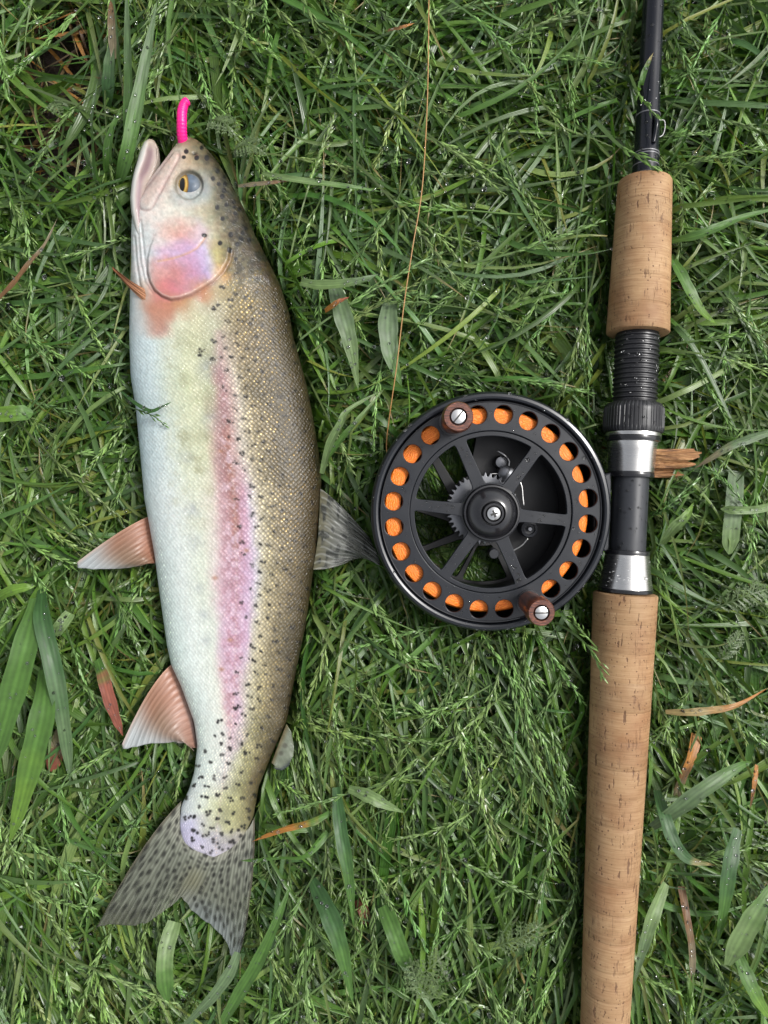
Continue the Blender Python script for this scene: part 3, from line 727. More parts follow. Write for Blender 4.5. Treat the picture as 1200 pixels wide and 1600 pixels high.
    def patch(cx, cy, rx, ry, lift, n_r=14):
        q_ = np.linspace(0.0, 1, n_r)[:, None]
        ex_ = cx + rx * q_ * np.cos(ta); ey_ = cy + ry * q_ * np.sin(ta)
        h = 0.0030 * (1 - np.clip(ex_ ** 2 + ey_ ** 2, 0, 1) ** 1.3) + lift * (1 - 0.3 * q_ ** 6)
        e = np.array(P(EYEC[0], EYEC[1], ze)) - np.array(T0)
        return np.stack([e[0] + ex_ * R, e[1] + ey_ * R, e[2] - 0.0016 + h], -1), ex_, ey_, q_
    pv, ex_, ey_, _ = patch(0, 0, 1, 1, 0, 26)
    cc = np.zeros(pv.shape); rd = np.hypot(ex_, ey_)
    cc[:] = lin((78, 90, 104))
    s1 = smooth(0.2, 0.75, ex_)[..., None]; cc = cc * (1 - s1) + lin((88, 98, 108)) * s1
    s2 = smooth(0.1, -0.5, ex_)[..., None]; cc = cc * (1 - s2) + lin((70, 60, 42)) * s2
    s3 = smooth(0.72, 1.0, rd)[..., None]; cc = cc * (1 - s3 * 0.8) + lin((110, 106, 90)) * s3 * 0.8
    nz = vnoise(ex_ * 5 + 30, ey_ * 5 + 30, 6)[..., None]; cc = cc * (.8 + .4 * nz)
    eye = make_mesh('eye', pv.reshape(-1, 3), grid_quads(26, ng, True), None, M['eye_dull'], root, {'col': cc.reshape(-1, 3)})
    iv, ix, iy, iq = patch(-0.42, 0.0, 0.47, 0.88, 0.00012)
    ring = np.repeat(iq, ng, 1); nn = vnoise(ix * 14 + 40, iy * 14 + 40, 4)
    ic = lin((150, 112, 44)) * (0.65 + 0.6 * nn[..., None])
    e1 = np.exp(-((ring - 0.64) / 0.08) ** 2)[..., None]; ic = ic * (1 - e1) + lin((196, 166, 88)) * e1
    e2 = smooth(0.82, 1.0, ring)[..., None]; ic = ic * (1 - e2) + lin((96, 70, 32)) * e2
    iris = make_mesh('iris', iv.reshape(-1, 3), grid_quads(14, ng, True), None, M['eye'], eye, {'col': ic.reshape(-1, 3)})
    pv2, _, _, _ = patch(-0.46, 0.0, 0.225, 0.52, 0.00024)
    pc = np.tile(lin((14, 13, 14)), (pv2.size // 3, 1))
    make_mesh('pupil', pv2.reshape(-1, 3), grid_quads(14, ng, True), None, M['eye'], eye, {'col': pc})

    # --- fins
    def fin(name, base, mid, outer, zb, zm, zo, colfun, nrays, nu=160, nv=60, clearfun=None, wav=0.0006, label=None):
        def res(pl, n):
            pl = np.array(pl, float); d = np.concatenate([[0], np.cumsum(np.hypot(*np.diff(pl, axis=0).T))]); d /= d[-1]
            return np.stack([np.interp(np.linspace(0, 1, n), d, pl[:, c]) for c in (0, 1)], -1)
        B, O = res(base, nu), res(outer, nu)
        Mi = res(mid, nu) if mid is not None else (B + O) / 2
        w = np.linspace(0, 1, nv)[None, :, None]
        p = B[:, None] * (2 * (w - .5) * (w - 1)) + Mi[:, None] * (-4 * w * (w - 1)) + O[:, None] * (2 * w * (w - .5))
        u = np.repeat(np.linspace(0, 1, nu)[:, None], nv, 1); w = np.repeat(w[0, :, 0][None], nu, 0)
        z = zb * (2 * (w - .5) * (w - 1)) + zm * (-4 * w * (w - 1)) + zo * (2 * w * (w - .5))
        ridge = np.cos(2 * np.pi * nrays * u) + 0.4 * np.cos(4 * np.pi * nrays * u + 1) * w
        z = z + 0.00013 * ridge * (0.4 + 0.6 * w) + wav * np.sin(u * 9 + w * 4) * w + 0.5 * wav * np.sin(u * 23 + w * 7 + 1) * w
        # ragged edge
        jag = (vnoise(u * nrays * 1.0 + 3, u * 0 + 1, 8) - 0.5) * smooth(0.85, 1, w) * 5
        d_ = O - B; d_ /= np.linalg.norm(d_, axis=1, keepdims=True) + 1e-6
        p = p + d_[:, None] * jag[..., None]
        x_, y_ = (p[..., 0] - 600) * kz(z), (800 - p[..., 1]) * kz(z)
        tv = np.stack([x_, y_, z], -1) - np.array(T0)
        thick = (0.0011 * (1 - w) + 0.00035)[..., None] * np.array([0, 0, 1.0])
        bv = tv - thick
        rgbf = colfun(u, w, p[..., 0], p[..., 1], ridge)
        cf = lin(np.clip(rgbf, 0, 255)) * 0.66
        cl = clearfun(u, w) if clearfun else np.zeros_like(u)
        nq = grid_quads(nu, nv); N = nu * nv
        bd = np.concatenate([np.arange(nv), np.arange(1, nu) * nv + nv - 1, (nu - 1) * nv + np.arange(nv - 2, -1, -1), np.arange(nu - 2, 0, -1) * nv])
        side = np.stack([bd, np.roll(bd, -1), np.roll(bd, -1) + N, bd + N], -1)
        o = make_mesh(name, np.concatenate([tv.reshape(-1, 3), bv.reshape(-1, 3)]), np.concatenate([nq, nq[:, ::-1] + N, side[:, ::-1]]), None, M['fin'], root,
                      {'col': np.concatenate([cf.reshape(-1, 3)] * 2), 'buv': np.concatenate([np.stack([u, w, 0 * u], -1).reshape(-1, 3)] * 2), 'clear': np.concatenate([cl.ravel()] * 2)})
        if label: o['label'] = label
        return o
    mixc = lambda m, a, b: a * (1 - m[..., None]) + b * m[..., None]
    A = lambda *c: np.array(c, float)
    def red_fin(u, w, px, py, rd):
        c = mixc(smooth(0.0, 0.5, w), A(196, 138, 112) + 0 * u[..., None], A(166, 122, 98) + 0 * u[..., None])
        white = smooth(0.50, 0.95, w * (1.08 - 0.42 * u))
        c = mixc(0.6 * smooth(0.2, 0.6, w) * smooth(0.08, 0.5, u) * (1 - smooth(.8, 1, u)), c, A(146, 128, 106))
        c = mixc(white, c, A(206, 212, 212))
        c = mixc(0.45 * np.exp(-(u / 0.04) ** 2), c, A(236, 190, 160))
        return c + rd[..., None] * 9
    fin('pelvic_fin', [(234, 806), (240, 840), (247, 880)], [(184, 833), (187, 848), (196, 860), (208, 870), (226, 877), (240, 880)], [(121, 878), (123, 886), (140, 889), (165, 889), (190, 888), (212, 886), (232, 881)], ZF - 0.001, ZF + .006, ZF + .004,
        red_fin, 11, label='orange fin with a white tip')
    fin('pelvic_fin', [(244, 862), (247, 885)], None, [(238, 900), (243, 912)], ZF - 0.010, ZF - .011, ZF - .012, lambda u, w, a, b, r: A(186, 90, 60) + 0 * u[..., None], 5, 30, 16, label='dark orange fin showing under the belly')
    fin('anal_fin', [(270, 1036), (284, 1075), (300, 1120), (309, 1170)], [(232, 1082), (243, 1108), (262, 1135), (298, 1168)],
        [(191, 1162), (193, 1168), (200, 1169), (237, 1161), (275, 1160), (292, 1160), (304, 1173)], ZF - .002, ZF + .004, ZF + .002,
        lambda u, w, a, b, r: mixc(0.5 * smooth(.1, .0, w) + 0.35 * smooth(.25, .9, u) , red_fin(u * .9, w, a, b, r), A(196, 176, 172)), 13)
    def tail_col(u, w, px, py, rd):
        c = mixc(smooth(0, .35, w), A(170, 170, 154) + 0 * u[..., None], A(136, 140, 124) + 0 * u[..., None])
        c = mixc(smooth(.62, 1, w) * smooth(.35, .55, u), c, A(150, 158, 156))
        c = mixc(0.6 * smooth(.8, 1, w) * (1 - smooth(.2, .4, u)), c, A(84, 84, 72))
        c = mixc(0.2 * np.exp(-((u - .5) / .09) ** 2) * smooth(.2, .6, w), c, A(150, 132, 74))
        c = mixc(0.6 * np.exp(-(u / .02) ** 2) + 0.6 * np.exp(-((1 - u) / .02) ** 2), c, A(84, 74, 56))
        c = c + rd[..., None] * 13
        r3 = np.random.default_rng(3); pts = []
        tr = 0
        while len(pts) < 150 and tr < 20000:
            tr += 1
            q = (r3.uniform(0.02, 0.98), r3.uniform(0.04, 0.93))
            if abs(q[0] - .5) < .07 and q[1] > .35: continue
            sp = 0.045
            if all(((q[0] - s[0]) * (0.35 + 0.65 * q[1])) ** 2 * 1.9 + ((q[1] - s[1]) * 0.62) ** 2 > sp * sp for s in pts): pts.append(q)
        wid = np.interp(w, [0, 1], [115, 260])
        for q in pts:
            du = (u - q[0]) * wid; dv = (w - q[1]) * 165
            m = np.exp(-((du / 3.0) ** 2 + (dv / r3.uniform(4.5, 6.8)) ** 2) ** 1.5) * r3.uniform(.45, .85)
            c = mixc(m, c, A(40, 40, 36))
        return c
    fin('tail_fin', [(283, 1252), (281, 1270), (283, 1290), (290, 1312), (312, 1326), (337, 1330), (358, 1326), (376, 1308), (390, 1292), (397, 1278)],
        [(216, 1336), (238, 1345), (262, 1352), (285, 1358), (300, 1364), (318, 1374), (338, 1382), (362, 1388), (382, 1386), (394, 1376)],
        [(145, 1462), (150, 1449), (170, 1444), (213, 1446), (232, 1440), (262, 1419), (284, 1401), (297, 1418), (320, 1437), (347, 1460), (357, 1480), (362, 1500), (369, 1497), (378, 1480)],
        ZF + .0005, ZF + .001, ZF + .001, tail_col, 34, 330, 130, clearfun=lambda u, w: 0.34 * smooth(.15, .8, w), wav=0.0012, label='forked grey-green tail speckled with dark spots')
    def dors_col(u, w, px, py, rd):
        c = mixc(smooth(0, .5, w), A(128, 124, 98) + 0 * u[..., None], A(122, 124, 116) + 0 * u[..., None])
        n = vnoise(u * 9 + 20, w * 14 + 3, 31)
        c = mixc(np.clip((n - .55) * 4, 0, .8), c, A(62, 64, 60))
        s = np.clip(np.sin(u * 70 + np.sin(w * 9) * 2) - .35, 0, 1) * (vnoise(u * 6 + 7, w * 7, 77) > .4)
        c = mixc(.8 * s, c, A(205, 208, 204))
        return c + rd[..., None] * 8
    fin('dorsal_fin', [(500, 763), (499, 800), (497, 840), (489, 890)], [(534, 792), (534, 818), (530, 848), (523, 886)], [(575, 838), (588, 862), (593, 876), (592, 884), (572, 872), (555, 872)],
        ZF + .003, ZF + .002, ZF - .004, dors_col, 12, 140, 60, clearfun=lambda u, w: 0.15 + 0.25 * w, wav=.0012, label='half clear dark back fin with pale streaks')
    def adi_col(u, w, px, py, rd):
        c = mixc(smooth(0, .4, w), A(140, 130, 96) + 0 * u[..., None], A(150, 158, 138) + 0 * u[..., None])
        for bx, by, br in ((445, 1165, 4.2), (439, 1177, 4), (431, 1166, 3.5)):
            c = mixc(.75 * np.exp(-(((px - bx) ** 2 + (py - by) ** 2) / br ** 2) ** 2), c, A(92, 90, 78))
        return mixc(.8 * smooth(.82, 1, w) * smooth(.45, .7, u), c, A(60, 66, 76))
    fin('adipose_fin', [(447, 1132), (436, 1160), (424, 1192)], [(454, 1143), (447, 1168), (430, 1198)], [(455, 1146), (458, 1165), (458, 1182), (451, 1196), (440, 1203), (430, 1202), (427, 1198)],
        ZF + .001, ZF + .002, ZF + .001, adi_col, 4, 60, 30, clearfun=lambda u, w: .25 * smooth(.2, .6, w))
    fin('pectoral_fin', [(228, 452), (236, 463), (244, 482)], [(202, 437), (208, 447), (217, 464)], [(177, 417), (176, 421), (181, 427)], ZF + .0145, ZF + .014, ZF + .008,
        lambda u, w, a, b, r: mixc(smooth(.2, 1, w), A(204, 146, 108) + 0 * u[..., None], A(184, 122, 86) + 0 * u[..., None]) + r[..., None] * 3, 6, 50, 40)
    return spots
build_fish()
FISH_MASK = [(x, y) for y, x in LEFT if y > 335] + [(x, y) for y, x in RIGHT[::-1]] + [(262, 250), (252, 270), (252, 250), (248, 226), (238, 218), (226, 226), (216, 260), (208, 310)]
FIN_MASKS = [[(283, 1252), (216, 1336), (145, 1462), (213, 1447), (283, 1400), (347, 1460), (366, 1502), (392, 1433), (397, 1278)],
             [(234, 806), (183, 836), (120, 880), (125, 890), (247, 888)], [(270, 1036), (228, 1082), (190, 1165), (200, 1171), (306, 1172)],
             [(500, 763), (545, 800), (594, 880), (489, 892)], [(447, 1136), (460, 1160), (458, 1190), (440, 1206), (424, 1194)], [(230, 450), (176, 416), (180, 428), (235, 475)]]

# ------------------------------------------------------------------ the reel (local metres, face of the spool at z = 0)
def build_reel():
    cx, cy = 767.5, 801
    root = empty('fishing_reel', P(cx, cy, ZR), (math.radians(3.5), math.radians(0.8), 0))
    tag(root, 'black open-spoked fishing reel with orange line and two wooden knobs', 'reel')
    p = S
    A0 = math.radians(8.4)
    # outer rim of the cage
    lathe('rim', [(174.5 * p, -.0016), (175.5 * p, .0006), (177 * p, .0014), (180 * p, .0018), (184 * p, .0015), (187 * p, .0004), (188.3 * p, -.0015),
                  (188.5 * p, -.006), (186 * p, -.0075), (186 * p, -.022), (188 * p, -.0235), (188 * p, -.026), (180 * p, -.027), (178 * p, -.0255), (178 * p, -.008), (174.5 * p, -.006)],
          M['anodized'], root, n=128, close=True)
    # spool face: annulus with 24 round holes
    holes = [circle(14.4 * p, 36, 153.5 * p * math.cos(A0 + math.radians(15) * i), 153.5 * p * math.sin(A0 + math.radians(15) * i)) for i in range(24)]
    plate('spool_face', [circle(172.5 * p, 160), circle(127.5 * p, 128)] + holes, .0022, .00035, M['anodized'], root, 0.0)
    lathe('spool_lip', [(171.3 * p, -.001), (171.6 * p, .0006), (172.8 * p, .0009), (173.8 * p, .0004), (174 * p, -.003), (171.5 * p, -.003)], M['anodized_gloss'], root, n=128, close=True)
    # spoked inner plate, a step lower
    SA = [math.radians(-6 + 60 * k) for k in range(6)]
    wins = []
    for k in range(6):
        a, b = SA[k], SA[(k + 1) % 6] + (2 * math.pi if k == 5 else 0)
        r1, r2 = 47 * p, 119.5 * p; w = 8.8 * p
        o0, o1 = a + math.asin(w / r2), b - math.asin(w / r2)
        i0, i1 = a + math.asin(w * 1.15 / r1), b - math.asin(w * 1.15 / r1)
        arc = [(r2 * math.cos(t), r2 * math.sin(t)) for t in np.linspace(o0, o1, 22)]
        arc += [(r1 * math.cos(t), r1 * math.sin(t)) for t in np.linspace(i1, i0, 8)]
        wins.append(round_corners(arc, 11 * p))
    plate('spoke_plate', [circle(127.2 * p, 128), circle(30 * p, 48)] + wins, .0022, .0003, M['anodized'], root, -0.0009)
    # drum walls behind the spokes, front side of the wound line
    lathe('drum', [(127 * p, -.0012), (127.3 * p, -.021), (124.5 * p, -.021), (124.3 * p, -.0032)], M['dark_inside'], root, n=96, close=True)
    lathe('line_coil', [(136 * p, -.0029), (140 * p, -.0026), (148 * p, -.0027), (154 * p, -.0028), (159 * p, -.0031), (162 * p, -.0042), (163 * p, -.008), (162 * p, -.0185), (136 * p, -.019)],
          M['orange'], root, n=128, close=True).location = (-6 * p, 2.5 * p, 0)
    lathe('rear_flange', [(127.5 * p, -.0216), (163 * p, -.0216), (172 * p, -.0205), (173 * p, -.0222), (163 * p, -.0236), (127.5 * p, -.0236)], M['dark_inside'], root, n=96, close=True)
    # hub
    lathe('hub', [(45 * p, -.0010), (44.6 * p, .0012), (43 * p, .0020), (40.5 * p, .0021), (40 * p, .0012), (39 * p, .0010), (37.5 * p, .0022), (26 * p, .0046), (20 * p, .0056), (19.2 * p, .0056),
                  (18.2 * p, .0036), (17.4 * p, .0036), (16.6 * p, .0066), (15.6 * p, .0074), (12.6 * p, .0074), (11.8 * p, .0062), (11.4 * p, .005)], M['anodized_gloss'], root, n=80, cap1=True)
    sc_ = lathe('hub_screw', [(10.8 * p, .0050), (10.8 * p, .0068), (10 * p, .0077), (7 * p, .0084), (4 * p, .0087), (1.5 * p, .0088)], M['screw'], root, n=40, cap1=True)
    for k in range(2):
        a = math.radians(20 + 90 * k); L, W = 5.6 * p, 1.7 * p
        q = [(L, W), (-L, W), (-L, -W), (L, -W)]
        q = [(x * math.cos(a) - y * math.sin(a), x * math.sin(a) + y * math.cos(a)) for x, y in q]
        o = plate('screw_slot', [q], .0008, .0001, M['dark_slot'], sc_, .00895 + .00003 * k)
    # knobs
    for i, ang in enumerate((113.4, -66.6)):
        a = math.radians(ang); x, y = 153.5 * p * math.cos(a), 153.5 * p * math.sin(a)
        wn = .026
        kn = lathe('knob', [(13 * p, .0001), (16.5 * p, .0008), (17.2 * p, .003), (16.8 * p, .007), (18 * p, .013), (20 * p, .018), (20.4 * p, wn - .004), (19.6 * p, wn - .0012), (18 * p, wn), (11.6 * p, wn), (11.2 * p, wn - .0012), (10.8 * p, wn - .003)],
                   M['wood'], root, n=48, cap1=True)
        kn.location = (x, y, 0)
        kn.scale = (1.12, 1.12, 1) if i == 0 else (1.04, 1.04, 1)
        if i == 0: kn.rotation_euler = (math.radians(-1.5), math.radians(-1), 0)
        s_ = lathe('knob_screw', [(9.8 * p, wn - .003), (9.8 * p, wn - .0008), (9 * p, wn - .0001), (5 * p, wn + .0003), (2 * p, wn + .0004)], M['screw'], kn, n=36, cap1=True)
        sl = plate('screw_slot', [[(9.2 * p, 1.0 * p), (-9.2 * p, 1.0 * p), (-9.2 * p, -1.0 * p), (9.2 * p, -1.0 * p)]], .001, .0001, M['dark_slot'], kn, wn + .00052)
        sl.rotation_euler = (0, 0, math.radians(50 if i == 0 else 2))
        lathe('knob_washer', [(19 * p, .0001), (19 * p, .0007), (14 * p, .0008)], M['anodized_gloss'], kn, n=36)
    # toothed ratchet wheel behind the spokes
    nt = 40; pts = []
    for k in range(nt):
        for dq, r in ((0, 53), (.18, 53), (.42, 59), (.62, 59), (.86, 53)):
            t = 2 * math.pi * (k + dq) / nt; pts.append((r * p * math.cos(t), r * p * math.sin(t)))
    gr = plate('ratchet_wheel', [pts, circle(20 * p, 32)] , .0022, .0003, M['gear'], root, -.0135); gr.location = (-7 * p, 4 * p, 0)
    lathe('axle', [(22 * p, -.0015), (22 * p, -.021)], M['dark_inside'], root, n=32)
    # back plate: curved arms on the left, solid plate on the right
    def arc(r, a, b, n): return [(r * p * math.cos(math.radians(t)), r * p * math.sin(math.radians(t))) for t in np.linspace(a, b, n)]
    holes_b = []
    for a0, a1, sk in ((96, 130, 14), (137, 174, 16), (180, 211, 15), (216, 249, 14)):
        holes_b.append(round_corners(arc(122, a0, a1, 12) + arc(62, a1 + sk - 6, a0 + sk + 4, 8), 8 * p))
    holes_b.append(round_corners(arc(122, 254, 290, 12) + arc(62, 284, 262, 8), 8 * p))
    plate('back_plate', [circle(184 * p, 128)] + holes_b + [circle(9 * p, 24, 161 * p * math.cos(math.radians(t)), 161 * p * math.sin(math.radians(t))) for t in (-75, -60, -45, -30, 30, 45)], .0022, .0004, M['dark_inside'], root, -.0255)
    # ratchet pawl with its wire spring; check button with wire
    zb = -.0228
    pw = lathe('pawl', [(11 * p, zb), (11 * p, zb + .003), (9 * p, zb + .0042), (4 * p, zb + .0045)], M['gear'], root, n=28, cap1=True); pw.location = (26 * p, 79 * p, 0)
    tube('pawl_spring', spline([(18 * p, 98 * p, zb + .006), (30 * p, 90 * p, zb + .007), (38 * p, 78 * p, zb + .006), (30 * p, 62 * p, zb + .005), (8 * p, 60 * p, zb + .005)], 30), .00045, M['screw'], root)
    sp = lathe('pawl', [(14 * p, -.018), (13.5 * p, -.0155), (6 * p, -.0140), (1, -.0140)][:3], M['gear'], root, n=28, cap1=True); sp.location = (33 * p, 60 * p, 0)
    b1 = lathe('check_button', [(15 * p, zb), (15 * p, zb + .006), (13.5 * p, zb + .0072), (9 * p, zb + .0076), (8.5 * p, zb + .0062), (4 * p, zb + .006)], M['graphite'], root, n=36, cap1=True); b1.location = (72 * p, -30 * p, 0)
    lathe('check_button_pin', [(4 * p, zb + .005), (4 * p, zb + .008), (3 * p, zb + .0083)], M['gear'], b1, n=20, cap1=True)
    b2 = lathe('stud', [(9 * p, zb), (9 * p, zb + .004), (7.5 * p, zb + .005)], M['graphite'], root, n=28, cap1=True); b2.location = (15 * p, -72 * p, 0)
    tube('check_spring', spline([(70 * p, -46 * p, zb + .006), (60 * p, -58 * p, zb + .0055), (40 * p, -70 * p, zb + .005)], 16), .0004, M['screw'], root)
    tube('check_spring', spline([(51 * p, 56 * p, zb + .007), (58 * p, 40 * p, zb + .007), (60 * p, 22 * p, zb + .007), (62 * p, 8 * p, zb + .007)], 16), .00045, M['screw'], root)
    # foot that clamps to the rod
    foot = [(170 * p, 52 * p), (197 * p, 62 * p), (200 * p, 62 * p), (199 * p, -66 * p), (192 * p, -66 * p), (172 * p, -52 * p)]
    plate('foot', [foot], .007, .0008, M['graphite'], root, -.011)
    # water beads on the face
    r = np.random.default_rng(4); vs_, qs, off = [], [], 0
    for k in range(330):
        a = r.uniform(0, 2 * np.pi); R_ = r.choice([r.uniform(131, 170), r.uniform(176, 186), r.uniform(60, 118)], p=[.55, .25, .2]) * p
        x, y = R_ * math.cos(a), R_ * math.sin(a); z = .0000
        if R_ < 120 * p:
            kk = int(round((math.degrees(a) + 6) / 60)); a = math.radians(-6 + 60 * kk) + r.uniform(-6, 6) * p / R_; x, y = R_ * math.cos(a), R_ * math.sin(a); z = -.0009
        elif R_ > 175 * p: z = .0013
        else:
            if min(math.hypot(x - 153.5 * p * math.cos(A0 + .2618 * i), y - 153.5 * p * math.sin(A0 + .2618 * i)) for i in range(24)) < 16.5 * p: continue
        rad = r.choice([r.uniform(.9, 1.9), r.uniform(1.9, 3.4)], p=[.8, .2]) * p
        v, q = bead(rad, .5); vs_.append(v + (x, y, z)); qs.append(q + off); off += len(v)
    tag(make_mesh('water_beads', np.concatenate(vs_), None, np.concatenate(qs), M['water'], root), kind='stuff')

_icos = {}
def bead(rad, flat, coarse=False):
    if coarse not in _icos:
        import bmesh
        bm = bmesh.new(); bmesh.ops.create_icosphere(bm, subdivisions=1 if coarse else 2, radius=1)
        bm.verts.index_update()
        _icos[coarse] = (np.array([v.co[:] for v in bm.verts]), np.array([[v.index for v in f.verts] for f in bm.faces])); bm.free()
    return _icos[coarse][0] * (rad, rad, rad * flat), _icos[coarse][1]
build_reel()

# ------------------------------------------------------------------ the rod (local: Y runs up the rod, origin on its axis at the lower cork's top)
ZD = 0.036
def build_rod():
    A = np.array(P(977, 925, ZD)); B = np.array(P(1021, 0, ZD)); d = B - A; ang = math.atan2(-d[0], d[1])
    root = empty('fishing_rod', A, (0, 0, ang))
    tag(root, 'black fishing rod with two cork grips and steel reel seat rings', 'fishing rod')
    k = kz(ZD) / math.cos(ang)
    s = lambda py: (925 - py) * k
    rw = lambda w: w / 2 * kz(ZD) * 0.99
    def turn(name, prof, mat, parent=root, n=64, **kw):
        return lathe(name, [(rw(w), s(py)) for py, w in prof], mat, parent, n=n, axis='Y', **kw)
    rr = np.random.default_rng(21)
    def cork(y0, w0, y1, w1, pitch):
        """stack of cork rings from y0 (lower end) to y1 (upper end)"""
        g = empty('cork_grip', (0, 0, 0)); g.parent = root
        n = max(2, int(round((y0 - y1) / pitch)))
        ys = np.linspace(y0, y1, n + 1)
        for i in range(n):
            a, b = ys[i], ys[i + 1]; wa = np.interp(-a, [-y0, -y1], [w0, w1]); wb = np.interp(-b, [-y0, -y1], [w0, w1])
            e0 = 3.0 if i == 0 else .35; e1 = 4.0 if i == n - 1 else .35
            prof = [(a, wa - 2 * e0 - .6), (a - e0 * .35, wa - e0 * .7)]
            for q in np.linspace(0, 1, 5): prof.append((a - e0 - (a - b - e0 - e1) * q, wa + (wb - wa) * q + rr.normal(0, .10)))
            prof += [(b + e1 * .35, wb - e1 * .7), (b, wb - 2 * e1 - .6)]
            o = turn('cork_ring', prof, M['cork'], g, n=56, cap0=True, cap1=True)
            at = o.data.attributes.new('tint', 'FLOAT', 'POINT'); v = rr.uniform(.90, 1.08)
            at.data.foreach_set('value', np.full(len(o.data.vertices), v, np.float32))
        return g
    cork(1720, 70, 926, 98.5, 43)
    cork(522, 96, 283, 82, 40)
    # lower hood
    turn('lower_hood', [(926, 76), (924, 83), (920, 84), (918.5, 82)], M['anodized_gloss'])
    turn('lower_hood_ring', [(919, 81.5), (905, 77), (885, 71), (868, 67.5), (866, 66), (866, 58)], M['steel'])
    turn('lower_hood_lip', [(866.5, 60), (866, 67.5), (863, 68), (860, 67), (859, 60), (859, 54)], M['anodized_gloss'])
    turn('seat_barrel', [(864, 55.5), (742, 56)], M['graphite'])
    turn('upper_hood_lip', [(737, 69), (739, 71), (743, 71.5), (746, 70), (746, 56)][::-1], M['anodized_gloss'])
    turn('upper_hood_ring', [(738.5, 70), (720, 71), (704, 73), (692, 76.5), (690.5, 75)], M['steel'])
    turn('seat_ring', [(691.5, 74), (690, 83), (687, 84.5), (684, 84), (683.2, 80)], M['anodized_gloss'])
    turn('silver_ring', [(683.5, 80), (683, 85), (680, 85.5), (677.5, 84.5), (677, 80)], M['steel'])
    turn('lock_nut', [(677.2, 80), (676.5, 89), (672, 91)] + [(672 - q * 4, 91 - .1 * q) for q in range(1, 9)] + [(637, 88), (632, 82), (630, 72), (630, 60)], M['rubber'], n=360,
         rfun=lambda th, y: 1 + .020 * (np.abs((th * 48 / np.pi) % 2 - 1) > .45) * ((y > s(676)) & (y < s(636)))*1.0 * ((th * 48 / (2 * np.pi)).astype(int) % 7 != 3) - .004)
    thr = []
    for q in np.linspace(0, 1, 15 * 8 + 1):
        thr.append((632 - q * 110, 66.5 - 1.5 * q + 2.6 * np.clip(1.6 * math.sin(q * 15 * 2 * math.pi), -1, 1)))
    turn('seat_thread', thr, M['rubber'])
    # blank with its winding check, thread wraps and hook keeper
    turn('winding_check', [(284, 48), (282, 46), (276, 44), (274, 41.5)], M['anodized_gloss'])
    turn('blank', [(276, 40.5), (245, 39.5), (238, 39.2), (236, 37.6), (182, 36.6), (178, 35.5), (100, 34), (0, 32), (-400, 25)], M['blank'])
    for py, w in ((261, 41.0), (246, 40.6), (242, 40.5), (182, 38.2)):
        turn('thread_wrap', [(py + 1, w - 1.5), (py + .6, w), (py - .6, w), (py - 1, w - 1.5)], M['thread'], n=40)
    # hook keeper: two feet under the wrap and a thin loop
    zr = rw(38)
    kp = tube('hook_keeper', spline([(rw(8), s(232), zr * .96), (rw(10), s(222), zr * 1.04), (rw(12), s(205), zr * 1.22), (rw(10), s(194), zr * 1.05), (rw(8), s(186), zr * .96)], 24), .0011, M['blank'], root)
    tube('wire_loop', spline([(rw(22), s(196), zr * .9), (rw(40), s(197), zr * .9), (rw(44), s(208), zr * .8), (rw(38), s(218), zr * .8), (rw(27), s(222), zr * .9)], 24), .00026, M['loop'], kp)
    # water beads on the black parts
    r = np.random.default_rng(8); vs_, qs, off = [], [], 0
    segs = [(0, 270, 16, lambda py: np.interp(py, [0, 270], [32, 40]), 40), (525, 628, 30, lambda py: 67, 60), (640, 676, 10, lambda py: 91, 20), (750, 862, 24, lambda py: 56, 28), (866, 920, 14, lambda py: np.interp(py, [866, 920], [68, 83]), 40)]
    for y0, y1, cnt, wf, _ in segs:
        for q in range(cnt * 2):
            py = r.uniform(y0, y1); th = r.uniform(-1.1, 1.1); R_ = rw(wf(py))
            rad = r.choice([r.uniform(.7, 1.5), r.uniform(1.5, 2.9)], p=[.75, .25]) * S
            v, t = bead(rad, .8); vs_.append(v + (R_ * math.sin(th), s(py), R_ * math.cos(th))); qs.append(t + off); off += len(v)
    tag(make_mesh('water_beads', np.concatenate(vs_), None, np.concatenate(qs), M['water'], root), kind='stuff')
build_rod()
ROD_MASK = [(1005, -60), (1038, -60), (1031, 280), (1049, 286), (1046, 522), (1030, 526), (1038, 640), (1020, 745), (1014, 860), (1027, 926), (1022, 1000), (975, 1660), (905, 1660), (927, 930), (940, 860), (940, 640), (958, 530), (950, 520), (967, 285), (990, 280)]

